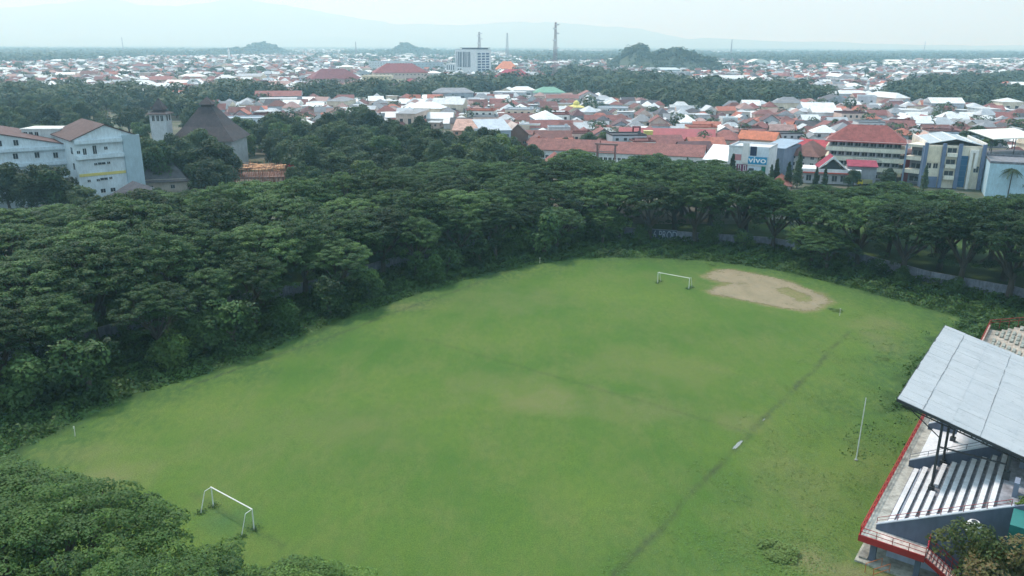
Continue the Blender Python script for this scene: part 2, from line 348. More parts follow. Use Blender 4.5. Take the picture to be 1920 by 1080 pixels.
def blob(pts, z, jit, seed, step=1.0):   # an outline on the ground, roughened
    r = random.Random(seed); o = []
    for i in range(len(pts)):
        a = np.array(pts[i]); b_ = np.array(pts[(i + 1) % len(pts)]); n = max(1, int(np.linalg.norm(b_ - a) / step))
        for k in range(n):
            p = a + (b_ - a) * k / n; o.append((p[0] + r.uniform(-jit, jit), p[1] + r.uniform(-jit, jit), z))
    return o
def dirt():
    m, nt, b = newmat('bare_earth')
    c = mixc(nt, rng_map(nt, nz(nt, .3, 5, .65, 'World', (1, .5, 1)), .35, .68), (.255, .212, .138), (.20, .172, .108))
    c = mixc(nt, rng_map(nt, nz(nt, .8, 6, .75, 'World'), .56, .68, 0, .75), c, (.15, .16, .075))
    nt.links.new(c, b.inputs['Base Color']); b.inputs['Roughness'].default_value = 1
    out_ = [G(*q)[:2] for q in ((1322, 519), (1330, 512), (1350, 506), (1378, 506), (1400, 511), (1440, 519), (1480, 528), (1510, 541), (1540, 552), (1560, 566), (1545, 572), (1530, 582), (1500, 583), (1465, 577), (1420, 568), (1375, 559), (1340, 553), (1328, 546), (1345, 538), (1370, 532), (1345, 528))]
    st = .3; p0 = np.array(out_); lo, hi = p0.min(0) - 2, p0.max(0) + 2; X, Y = np.meshgrid(np.arange(lo[0], hi[0], st), np.arange(lo[1], hi[1], st)); x, y = X.ravel(), Y.ravel()
    poly = [tuple(p_) for p_ in out_]; isl = [tuple(G(*q)[:2]) for q in ((1452, 541), (1475, 539), (1500, 549), (1520, 556), (1522, 566), (1498, 567), (1482, 557), (1462, 551))]
    sd = np.where(inpoly(x, y, poly), 1, -1) * polydist(x, y, poly + poly[:1]); si = np.where(inpoly(x, y, isl), 1, -1) * polydist(x, y, isl + isl[:1])
    nn = hnoise(x, y, .9, 41) + .7 * hnoise(x, y, 2.6, 42) + .35 * np.random.default_rng(3).normal(size=len(x))
    ok = (sd + .75 * nn > .15) & (si + .6 * nn < .1) & ((nn < .95) | (sd > 4))
    x, y = x[ok], y[ok]; z = .075 + 0 * x; h_ = st / 2
    v = np.stack([np.c_[x - h_, y - h_, z], np.c_[x + h_, y - h_, z], np.c_[x + h_, y + h_, z], np.c_[x - h_, y + h_, z]], 1).reshape(-1, 3)
    tag(link('dirt_patch', np_mesh('dirt_patch', v, 4, m)), kind='structure')
dirt()
def puddles():
    m, nt, b = newmat('water'); b.inputs['Base Color'].default_value = (.22, .24, .22, 1); b.inputs['Roughness'].default_value = .08; b.inputs['Specular IOR Level'].default_value = .8
    for (px, py, lu, lv, s) in ((1383, 835, 1.5, .26, 1), (1432, 788, .5, .07, 3)):
        c = G(px, py); mb = MB(); r = random.Random(s); pts = []
        for k in range(18):
            a = 2 * math.pi * k / 18; p = U * (math.cos(a) * lu) + V * (math.sin(a) * lv); q = 1 + r.uniform(-.2, .2); pts.append((c[0] + p[0] * q, c[1] + p[1] * q, .075))
        mb.v = pts; mb.f = [tuple(range(18))]; tag(mb.build('puddle', m), kind='structure')
puddles()

# ------------------------------------------------------------------ perimeter wall
def perimeter_wall():
    e = empty('perimeter_wall', (*WALL[0], 0)); tag(e, 'long weathered blue grey wall curving round the field under the rain trees', 'wall')
    body, cap = MB(), MB(); off = np.array(WALL[0]); pts = []
    for i in range(len(WALL) - 1):
        a, b_ = np.array(WALL[i]), np.array(WALL[i + 1]); n = max(1, int(np.linalg.norm(b_ - a) / 6))
        for k in range(n): pts.append(a + (b_ - a) * k / n - off)
    pts.append(np.array(WALL[-1]) - off)
    for a, b_ in zip(pts[:-1], pts[1:]):
        d = (b_ - a) / np.linalg.norm(b_ - a); q = b_ - d * .01
        body.beam((a[0], a[1], 1.25), (q[0], q[1], 1.25), .22, 2.5); cap.beam((a[0], a[1], 2.57), (q[0], q[1], 2.57), .34, .14)
    for i, p in enumerate(pts[::1]): body.box(p[0] - .17, p[0] + .17, p[1] - .19, p[1] + .19, 0, 2.62) if i % 1 == 0 else None
    body.build('wall_panel', MT['conc'], e, S(140, 146, 158)); cap.build('coping', MT['conc'], e, S(150, 152, 160))
    a, b_ = G(1222, 448.5), G(1268, 451.5); d = (b_ - a); L_ = np.linalg.norm(d); rz = math.atan2(d[1], d[0]); nrm = np.array([d[1], -d[0]]) / L_
    g = empty('painted_banner', (a[0] + nrm[0] * .45, a[1] + nrm[1] * .45, 0), rz); tag(g, 'dark painted sheet board with pale block lettering leaning on the wall behind the far goal', 'board')
    MB().box(0, L_, 0, .08, .3, 2.9).build('panel', MT['paint'], g, S(62, 78, 96))
    f = MB();
    for s_ in ((-.12, L_ + .12, 2.85, 3.0), (-.12, L_ + .12, .2, .32)): f.box(s_[0], s_[1], -.04, .1, s_[2], s_[3])
    f.build('frame', MT['paint'], g, S(120, 128, 142))
    cu = bpy.data.curves.new('lettering', 'FONT'); cu.body = '6 PROD'; cu.size = 3.0; cu.extrude = .02; cu.align_x = 'LEFT'; cu.materials.append(MT['paint'])
    t = link('lettering', cu, g, S(150, 162, 178)); t.location = (.35, -.03, .55); t.rotation_euler = (R_(90), 0, 0); t.scale = (.62, 1, 1)
perimeter_wall()

# ------------------------------------------------------------------ goals, poles
def make_goal():
    e = empty('football_goal', (0, 0, 0))
    h, w, r = 2.5, 7.5, .065
    for s_ in (-1, 1):
        MB().tube((s_ * w / 2, 0, 0), (s_ * w / 2, 0, h), r, n=8).build('goal_post', MT['paint'], e, (.8, .8, .8))
        m = MB(); m.tube((s_ * w / 2, 0, h), (s_ * w / 2, -.85, h - .12), .04).tube((s_ * w / 2, -.85, h - .12), (s_ * w / 2, -1.6, 0), .04)
        m.build('back_stay', MT['paint'], e, (.75, .76, .78))
    MB().tube((-w / 2 - r, 0, h), (w / 2 + r, 0, h), r, n=8).build('crossbar', MT['paint'], e, (.8, .8, .8))
    return e
g1 = make_goal(); g1.location = W(44.03, -71.07, .02); g1.rotation_euler = (0, 0, UVROT)
tag(g1, 'white football goal without net nearest the camera, beside the foreground trees', 'goal')
g2 = copy_tree(g1); g2.location = W(156, -70.9, .02); g2.rotation_euler = (0, 0, UVROT + math.pi)
tag(g2, 'white football goal at the far end of the pitch beside the bare earth', 'goal')
p = empty('flag_pole', W(99.45, -18.45)); tag(p, 'tall thin white pole standing alone on the grass before the grandstand', 'pole')
MB().tube((0, 0, 0), (.15, .05, 8.7), .075, .05, 8).build('pole_shaft', MT['paint'], p, (.75, .77, .78)); MB().lathe([(0, -.05), (.22, -.05), (.22, .12), (0, .12)], n=10).build('footing', MT['conc'], p, (.3, .3, .28))
for (px, py, lb) in ((141, 818, 'short white corner post at the near left corner of the field'), (1574, 592, 'short white corner post between the dirt patch and the weeds'), (1012, 494, 'short white corner post at the far left corner of the field')):
    c = G(px, py); o = MB().tube((0, 0, 0), (.06, 0, 1.5), .06, .05).box(-.06, .1, -.04, .04, 1.2, 1.5).build('corner_post', MT['paint'], None, (.65, .65, .55)); o.location = (c[0], c[1], 0); tag(o, lb, 'corner post')
# ------------------------------------------------------------------ grandstand
def grandstand():
    e = empty('grandstand', W(77.8, -13, 0), UVROT); tag(e, 'blue grey concrete grandstand with white benches under a pale sheet metal roof', 'grandstand')
    # local: x = v+13 (away from the pitch), y = u-77.8 (along the pitch)
    RED, DK, LG = S(160, 48, 50), S(92, 102, 120), S(160, 172, 188)
    x0 = 0.; Y0, Y1 = 0., 41.
    nrow, pit, rise, zb = 11, .92, .52, 3.35
    MB().box(-.15, 13.5, -.4, Y1, -.1, .22).build('ground_slab', MT['conc'], e, S(165, 165, 155))
    MB().box(.0, 1.6, Y0 + .0, Y1, 2.75, 3.0).build('deck', MT['conc'], e, S(175, 176, 170))
    MB().box(1.6, 6.0, Y0 + .0, Y0 + 2.15, 2.75, 3.0).build('landing', MT['conc'], e, S(205, 196, 190))
    m = MB().box(-.16, -.003, Y0 - .16, Y1, 2.35, 3.05).box(0, 6.0, Y0 - .16, Y0 - .003, 2.35, 3.05); m.build('fascia_beam', MT['paint'], e, RED)
    m = MB()
    for k in range(2): m.tube((-.06, Y0, 3.5 + k * .5), (-.06, Y1, 3.5 + k * .5), .05)
    for k in range(int((Y1 - Y0) / 1.5)):
        m.tube((-.06, Y0 + k * 1.5, 3.0), (-.06, Y0 + k * 1.5, 4.0), .035); m.tube((-.06, Y0 + k * 1.5, 4.0), (-.06, Y0 + k * 1.5 + 1.5, 3.1), .03)
    m.build('front_railing', MT['paint'], e, S(170, 52, 58))
    m = MB()
    for z in (3.45, 3.9): m.tube((0, -.06, z), (6.0, -.06, z), .035)
    for k in range(5): m.tube((k * 1.5, -.06, 3.0), (k * 1.5, -.06, 3.9), .035)
    m.build('landing_railing', MT['paint'], e, RED)
    m = MB()
    for z in (3.4, 3.75, 4.1, 4.45): m.tube((3.9, 2.05, z), (6.0, 2.05, z), .05); m.tube((6.0, .9, z), (6.0, 2.05, z), .05)
    for x in (3.9, 4.6, 5.3, 6.0): m.tube((x, 2.05, 3.0), (x, 2.05, 4.5), .05)
    m.build('gate_screen', MT['paint'], e, S(190, 60, 75))
    # stair to the ground at the near end
    m = MB()
    for k in range(12): m.box(6.0 + k * .32, 6.0 + (k + 1) * .32 - .002, .15, 1.85, 2.75 - k * .2 - .25, 3.0 - (k + 1) * .2)
    m.box(9.85, 12.0, .15, 1.85, .23, .55)
    m.build('stair', MT['conc'], e, S(200, 180, 176))
    for yy in (.08, 1.92):
        m = MB().beam((6.0, yy, 2.62), (9.85, yy, .25), .12, .4); m.build('stair_stringer', MT['paint'], e, RED)
        m = MB()
        for dz in (.5, 1.0): m.tube((6.0, yy, 3.0 + dz), (9.85, yy, .6 + dz), .04); m.tube((9.85, yy, .6 + dz), (12, yy, .6 + dz), .04)
        for k in range(8): m.tube((6.0 + k * .55, yy, 3.0 - k * .343), (6.0 + k * .55, yy, 4.0 - k * .343), .035)
        for k in range(4): m.tube((9.85 + k * .7, yy, .55), (9.85 + k * .7, yy, 1.6), .035)
        m.build('stair_railing', MT['paint'], e, RED)
    # supports and lower storey wall
    for i, yy in enumerate((.35,) + tuple(4.5 + 4.5 * k for k in range(8))): MB().box(1.0, 1.6, yy, yy + .5, .22, 2.747).build('support_column', MT['plaster'], e, DK)
    MB().box(5.2, 5.7, .15, .6, .22, 2.35).build('support_column', MT['plaster'], e, DK)
    MB().box(2.3, 13.2, 2.2, Y1 - .1, .22, 3.2).build('lower_wall', MT['plaster'], e, S(170, 182, 200))
    MB().box(.1, .9, .2, Y1, .24, .42).build('gutter_kerb', MT['conc'], e, S(140, 140, 135))
    # stepped body
    top = zb + nrow * rise
    prof = [(1.6, 2.74), (1.6, zb - .35)]
    for i in range(nrow): prof += [(1.6 + i * pit, zb - .35 + i * rise), (1.6 + (i + 1) * pit, zb - .35 + i * rise)]
    prof += [(1.6 + nrow * pit, zb - .35 + (nrow - 1) * rise + .001), (13.4, zb - .35 + (nrow - 1) * rise + .001), (13.4, 2.74)]
    pr = [prof[0]]
    for q in prof[1:]:
        if q != pr[-1]: pr.append(q)
    MB().prism(pr[::-1], 'y', 2.3, 18.0).build('seating_step', MT['conc'], e, S(140, 142, 150))
    MB().prism(pr[::-1], 'y', 30.2, Y1).build('seating_step', MT['conc'], e, S(140, 142, 150))
    # broad smooth terraces in the middle
    pr2 = [(1.6, 2.74)]; nb = 4; wb = 11.8 / nb; z = 3.3
    for i in range(nb): pr2 += [(1.6 + i * wb, z), (1.6 + (i + 1) * wb, z)]; z += 1.25
    pr2[-1] = (13.4, pr2[-1][1]); pr2 += [(13.4, 2.74)]
    MB().prism(pr2[::-1], 'y', 18.3, 29.9).build('smooth_terrace', MT['plaster'], e, S(225, 230, 238))
    # side and cross walls with a sloping top
    for k, (a, b_, nm) in enumerate(((2.0, 2.297, 'side_wall'), (18.003, 18.297, 'cross_wall'), (29.903, 30.197, 'cross_wall'))):
        lo = 2.0 if k == 0 else 2.75
        zs = 3.55 if k == 0 else 3.75
        MB().prism([(1.0, lo if k else 2.9), (13.4, .22 if k == 0 else lo), (13.4, zs + 12.4 * .565), (12.0, zs + 11 * .565), (1.0, zs)], 'y', a, b_).build(nm, MT['plaster'], e, DK)
        MB().beam((1.0, (a + b_) / 2, zs + .05), (12.2, (a + b_) / 2, zs + 11.2 * .565 + .05), .36, .09).build('coping', MT['plaster'], e, S(195, 202, 212))
        m = MB(); m.tube((1.0, (a + b_) / 2, zs + .75), (12, (a + b_) / 2, zs + 11 * .565 + .75), .035)
        m.tube((1.0, (a + b_) / 2, zs + .4), (12, (a + b_) / 2, zs + 11 * .565 + .4), .025)
        for q in range(7): xx = 1.0 + q * 1.83; m.tube((xx, (a + b_) / 2, zs + (xx - 1) * .565), (xx, (a + b_) / 2, zs + (xx - 1) * .565 + .75), .035)
        m.build('handrail', MT['paint'], e, S(150, 80, 82) if k == 0 else S(105, 110, 122))
    MB().box(12.2, 13.6, -1.4, 1.9, 7.3, 9.8).build('rear_room', MT['paint'], e, S(40, 110, 105))
    # benches
    rr = random.Random(4)
    for i in range(10):
        for (ya, yb) in ((3.0, 17.2), (31.2, 40)):
            m = MB(); zz = zb + i * rise + .02; xx = 1.6 + i * pit + .18; y = ya
            if i == 3 and ya < 10: segs = ((3.0, 9.9), (11.6, 17.2))
            else: segs = ((ya, yb),)
            for (sa, sb) in segs:
                y = sa; m = MB()
                while y < sb - .1:
                    L_ = min(rr.choice((2.4, 2.7, 3.0)), sb - y); m.box(xx, xx + .46, y, y + L_ - .04, zz, zz + .06); m.box(xx + .05, xx + .41, y + .1, y + .22, zz - .34, zz - .002); y += L_
                m.build('bench', MT['plaster'], e, S(218, 221, 226))
    # roof: slopes down to the back
    ya, yb = 10.3, 39.6; xa, xb = -.1, 16.5; za, zbk = 14.25, 14.25 - 16.6 * .245
    def zr(x): return za - (x - xa) * .245
    brk = [xa, 2.4, 5.2, 8.0, 10.8, 13.6, xb]; m = MB(); nseg = 26; rq = random.Random(9); SM = {j: [MB(), []] for j in (0, 2, 4)}
    for i in range(nseg):
        y0_ = ya + (yb - ya) * i / nseg; y1_ = ya + (yb - ya) * (i + 1) / nseg - .015
        for j in range(6):
            x0_, x1_ = brk[j], brk[j + 1]; lf = .06 * (5 - j) / 5 + rq.uniform(0, .02); e0 = rq.uniform(-.05, .05) if j == 0 else 0
            n = len(m.v); m.v += [(x0_ + e0, y0_, zr(x0_) + lf + .03), (x1_ + .06, y0_, zr(x1_) + lf + .03), (x1_ + .06, y1_, zr(x1_) + lf + .03 + rq.uniform(-.01, .01)), (x0_ + e0, y1_, zr(x0_) + lf + .03)]; m.f.append((n, n + 1, n + 2, n + 3))
            if j in SM: SM[j][1].append((x1_ + rq.uniform(-.04, .04), y0_, rq.uniform(.04, .11), lf + .055))
    o = m.build('roof_sheet', roofsheet, e); 
    for j, (sm, P_) in SM.items():
        for (q, y_, w_, lf) in P_: sm.v += [(q, y_, zr(q) + lf), (q + w_, y_, zr(q + w_) + lf)]
        sm.f = [(2 * k, 2 * k + 1, 2 * k + 3, 2 * k + 2) for k in range(len(P_) - 1)]; sm.build('roof_seam_shadow', MT['paint'], e, (.17, .18, .19))  # dark painted strips stand in for the shadow gap along the sheet laps
    md = o.modifiers.new('s', 'SOLIDIFY'); md.thickness = .03
    m = MB().beam((xa - .06, ya, zr(xa) - .08), (xa - .06, yb, zr(xa) - .08), .1, .3).beam((xa, ya - .06, zr(xa) - .1), (xb, ya - .06, zr(xb) - .1), .1, .3)
    m.build('roof_trim', MT['steel'], e)
    for k in range(5):
        yy = ya + .5 + k * 7.0; m = MB()
        m.beam((0, yy, zr(0) - .25), (xb - .2, yy, zr(xb) - .25), .14); m.beam((.3, yy, zr(0) - .75), (xb - .2, yy, zr(xb) - .7), .12)
        for q in range(14): xq = .3 + q * 1.1; m.beam((xq, yy, zr(xq) - .25), (xq + .55, yy, zr(xq + .55) - .75), .06); m.beam((xq + .55, yy, zr(xq + .55) - .75), (xq + 1.1, yy, zr(xq + 1.1) - .25), .06)
        m.build('roof_truss', MT['steel'], e)
        cz = zb - .3 + 3 * rise
        m = MB().tube((4.45, yy, cz + .4), (4.45, yy, zr(4.45) - .7), .14, n=8).beam((4.45, yy, 10.8), (1.3, yy, zr(1.3) - .7), .09).beam((4.45, yy, 9.8), (10.9, yy, 9.8), .14)
        m.box(4.15, 4.75, yy - .3, yy + .3, cz, cz + .45); m.build('front_column', MT['steel'], e)
        m = MB().tube((10.9, yy, zb + nrow * rise - .4), (10.9, yy, zr(10.9) - .7), .16, n=8).box(10.6, 11.2, yy - .3, yy + .3, zb + nrow * rise - .86, zb + nrow * rise); m.build('rear_column', MT['steel'], e)
        MB().box(11.75, 12.2, yy - 3.6, yy - 2.2, zb + nrow * rise - .86, zb + nrow * rise + .7).build('parapet_block', MT['plaster'], e, S(120, 130, 148))
    m = MB()
    for k in range(9):
        x = .2 + k * 2; m.beam((x, ya, zr(x) - .1), (x, yb, zr(x) - .1), .07)
    m.build('purlin', MT['steel'], e)
def mkroof():
    m, nt, b = newmat('pale_roof_sheet')
    c = mixc(nt, rng_map(nt, nz(nt, .25, 5, .6, 'Object', (1, 2.5, 1)), .35, .7), (.42, .445, .47), (.35, .375, .40))
    c = mixc(nt, rng_map(nt, nz(nt, 1.1, 6, .75, 'Object'), .56, .7, 0, .7), c, (.22, .24, .26))
    w = nt.nodes.new('ShaderNodeTexWave'); w.bands_direction = 'Y'; w.inputs['Scale'].default_value = 2.1; w.inputs['Distortion'].default_value = 0
    nt.links.new(nt.nodes.new('ShaderNodeTexCoord').outputs['Object'], w.inputs['Vector'])
    bp = nt.nodes.new('ShaderNodeBump'); bp.inputs['Strength'].default_value = .35; bp.inputs['Distance'].default_value = .03; nt.links.new(w.outputs['Fac'], bp.inputs['Height']); nt.links.new(bp.outputs[0], b.inputs['Normal'])
    nt.links.new(c, b.inputs['Base Color']); b.inputs['Roughness'].default_value = .45; return m
roofsheet = mkroof()
grandstand()
def terraces():
    e = empty('open_terrace', W(147, -11), UVROT); tag(e, 'mossy open concrete terrace with rusty red railing beyond the grandstand', 'terrace')
    pr = [(0, 0), (0, .7)]
    for i in range(9): pr += [(1 + i * .9, .7 + i * .42), (1 + (i + 1) * .9, .7 + i * .42)]
    pr += [(10, 4.06), (10, 0)]
    MB().prism(pr[::-1], 'y', -24, 17).build('terrace_step', MT['conc'], e, S(176, 168, 158))
    MB().box(-.3, -.003, -24, 17.3, 0, 1.5).build('front_wall', MT['conc'], e, S(185, 160, 150))
    m = MB()
    for i in range(9):
        for k in range(10):
            if (i * 7 + k * 3) % 4: m.box(1.15 + i * .9, 1.6 + i * .9, -6 + k * 2.2, -4.2 + k * 2.2, .72 + i * .42, .98 + i * .42)
    m.build('bench_block', MT['conc'], e, S(150, 156, 150))
    m = MB()
    for dz in (.5, 1.0): m.tube((0, 17.1, 1.5 + dz), (10, 17.1, 4.6 + dz), .06); m.tube((-.15, -24, 1.5 + dz), (-.15, 17.1, 1.5 + dz), .05)
    for k in range(8): m.tube((k * 1.4, 17.1, .7 + k * .45), (k * 1.4, 17.1, 2.6 + k * .434), .05)
    m.build('railing', MT['paint'], e, S(140, 50, 48))
terraces()
c = W(79.2, -3.6, 6.1); t = empty('water_tank', (c[0], c[1], 0)); tag(t, 'small white round water tank with a dark lid beside the grandstand wall', 'water tank')
zt = HZ(978, c); MB().lathe([(0, zt - 1.1), (.62, zt - 1.1), (.66, zt - .3), (.45, zt), (0, zt)], n=18).build('tank_body', MT['paint'], t, (.78, .79, .8)); MB().lathe([(.0, zt + .01), (.28, zt + .01), (.26, zt + .07), (0, zt + .08)], n=14).build('lid', MT['paint'], t, (.05, .06, .07)); MB().tube((0, 0, 0), (0, 0, zt - 1.1), .2).build('base', MT['plaster'], t, S(92, 102, 120))
c = G(1636, 1085); t = empty('metal_frame', (c[0], c[1], 0), .4); tag(t, 'small rusty orange tube frame on the grass by the grandstand corner', 'metal frame')
m = MB()
for a, b_ in (((0, 0, 0), (0, 0, 1.1)), ((0, 0, 1.1), (2.2, 0, 1.1)), ((2.2, 0, 1.1), (2.2, 0, 0)), ((0, 1, 0), (0, 1, 1.1)), ((0, 1, 1.1), (2.2, 1, 1.1)), ((2.2, 1, 1.1), (2.2, 1, 0)), ((0, 0, .5), (2.2, 0, .5))): m.tube(a, b_, .035)
m.build('tube', MT['paint'], t, S(180, 110, 70))
# ------------------------------------------------------------------ landmark footprints (kept clear of houses and trees): x, y, radius
KEEP = []
def keep(P, r): KEEP.append((P[0], P[1], r))
def is_free(x, y, r=0): return all((x - a) ** 2 + (y - b) ** 2 > (c_ + r) ** 2 for a, b, c_ in KEEP)

# ------------------------------------------------------------------ trees
def trunk_mesh(name, H, pads, rng, r0=.45, fork=.2, nlimb=6):
    m = MB(); pads = [Vector(p) for p in pads]; base = Vector((0, 0, -.2)); f = Vector((rng.uniform(-.4, .4), rng.uniform(-.4, .4), H * fork))
    m.tube(base, base + Vector((0, 0, .5)), r0 * 1.5, r0 * 1.1, 8); m.tube(base + Vector((0, 0, .5)), f, r0 * 1.1, r0 * .9, 8)
    pads = sorted(pads, key=lambda p: math.atan2(p.y, p.x)); n = max(1, len(pads) // nlimb)
    for i in range(0, len(pads), n):
        g = pads[i:i + n]; c = sum(g, Vector()) / len(g); mid = f.lerp(c, .5); mid.z = f.z + (c.z - f.z) * .55; r = r0 * .6
        m.tube(f, mid, r, r * .7, 7); e = f.lerp(c, .8); e.z = f.z + (c.z - f.z) * .85; m.tube(mid, e, r * .7, r * .4, 6)
        for p in g[:8]:
            k = mid.lerp(e, rng.uniform(.1, 1)); q = p - Vector((0, 0, .3)); h = k.lerp(q, .55); h.z += (q.z - k.z) * .12
            m.tube(k, h, r * .32, r * .2, 5, False); m.tube(h, q, r * .2, r * .07, 4, False)
    return m.mesh(name, MT['bark'])

def rain_meshes(seed, R, H, skirt=0, size=.42, per=84, mat='leaf_rain', drop=5.0, sp=1.5):
    rng = np.random.default_rng(seed); P, RX, RZ = [], [], []
    def add(n, r0, r1, zf, rx, rz, mind):
        t = 0
        while n and t < 4000:
            t += 1; r = R * math.sqrt(rng.uniform(r0 ** 2, r1 ** 2)); a = rng.uniform(0, 2 * math.pi)
            r *= 1 + .13 * math.sin(3 * a + seed) + .08 * math.sin(5 * a + 2 * seed)
            x, y = r * math.cos(a), r * math.sin(a); z = zf(r / R)
            if all((x - p[0]) ** 2 + (y - p[1]) ** 2 + 4 * (z - p[2]) ** 2 > mind ** 2 for p in P): P.append((x, y, z)); RX.append(rng.uniform(*rx)); RZ.append(rng.uniform(*rz)); n -= 1
    add(165, 0, 1, lambda t: H - drop * t ** 2.2 - rng.uniform(0, 2.2), (.8, 1.75), (.38, .68), sp)
    add(56, .5, 1.03, lambda t: H - drop - rng.uniform(-1.0, 2.2), (.9, 1.8), (.4, .7), sp)
    if skirt: add(skirt, .35, .92, lambda t: rng.uniform(.28, .68) * H, (1.0, 2.0), (.6, 1.1), sp * .9)
    v, t = clump_cloud(np.array(P), np.array(RX), np.array(RZ), per, size, rng, up=.7, jit=.42)
    cm = np_mesh('rain_tree_crown', v, 4, MT[mat], {'tone': t})
    big = [p for i, p in enumerate(P) if i % 4 == 0]
    return cm, trunk_mesh('rain_tree_trunk', H, big, rng, .5 + R * .02, .24, 7)
def round_meshes(seed, R, H, n=16, per=70, size=.6, mat='leaf_mix', th=.45, flat=.8, rxr=(.28, .5)):
    rng = np.random.default_rng(seed); P, RX = [], []
    zc = H * (1 - th / 1.0 * .62); hz = H * th * .62
    for i in range(n):
        d = rng.normal(size=3); d /= np.linalg.norm(d); k = rng.uniform(.25, .85)
        P.append((d[0] * R * k, d[1] * R * k, zc + d[2] * hz * k)); RX.append(R * rng.uniform(*rxr))
    RX = np.array(RX); v, t = clump_cloud(np.array(P), RX, RX * flat, per, size, rng, up=.35, jit=.5, low=-.6)
    return np_mesh('tree_crown', v, 4, MT[mat], {'tone': t}), trunk_mesh('tree_trunk', H, P[:8], rng, .16 + R * .03, .3, 4)
def cone_meshes(seed, R, H, size=.4, mat='leaf_mix'):
    rng = np.random.default_rng(seed); n = 16; P = [(rng.uniform(-.2, .2), rng.uniform(-.2, .2), H * (.12 + .86 * i / n)) for i in range(n)]
    RX = np.array([R * (1 - (i / n) ** 1.6) * rng.uniform(.75, 1.1) + .15 for i in range(n)])
    v, t = clump_cloud(np.array(P), RX, np.full(n, H / n * 1.1), 1160, size, rng, up=.5, jit=.4, low=-.8)
    return np_mesh('conical_crown', v, 4, MT[mat], {'tone': t}), MB().tube((0, 0, 0), (0, 0, H * .8), .15, .04).mesh('conical_trunk', MT['bark'])
def palm_meshes(seed, H, R=3.0):
    rng = np.random.default_rng(seed); vs = []
    for i in range(17):
        a = i * 2.4 + rng.uniform(-.2, .2); el = rng.uniform(-.2, 1.1); pts = []
        for k in range(9):
            s = k / 8; r = R * s * math.cos(el * (1 - .3 * s)); z = H + R * (math.sin(el) * s - .75 * s * s); pts.append(np.array((r * math.cos(a), r * math.sin(a), z)))
        side = np.array((-math.sin(a), math.cos(a), 0))
        for k in range(8):
            p, q = pts[k], pts[k + 1]
            for sg in (-1, 1):
                for h in (0, .5):
                    b0 = p + (q - p) * h; b1 = p + (q - p) * (h + .4); w = .75 * math.sin(min(1, (k + 1) / 8 + .12) * 2.9) + .12
                    tip = (b0 + b1) / 2 + side * sg * w + (q - p) * .5 - np.array((0, 0, w * .55)); vs += [b0, b1, tip + (b1 - b0) * .3, tip]
    v = np.array(vs); t = np.random.default_rng(seed).uniform(0, 1, len(v) // 4)
    m = MB(); z = 0; o = Vector((0, 0, 0))
    for k in range(8): n_ = Vector((math.sin(k * .4 + seed) * .12, 0, H * (k + 1) / 8)); m.tube(o, n_, .2 - k * .008, .19 - k * .008, 7, False); o = n_
    return np_mesh('palm_fronds', v, 4, MT['leaf_mix'], {'tone': t}), m.mesh('palm_trunk', MT['bark'])
def tree(name, label, cat, group, meshes, P, rz=0., s=1., sz=None, parts=('crown', 'trunk')):
    e = empty(name, (P[0], P[1], P[2] if len(P) > 2 else 0), rz); e.scale = (s, s, sz or s); tag(e, label, cat, group)
    for nm, me in zip(parts, meshes): link(nm, me, e)
    return e

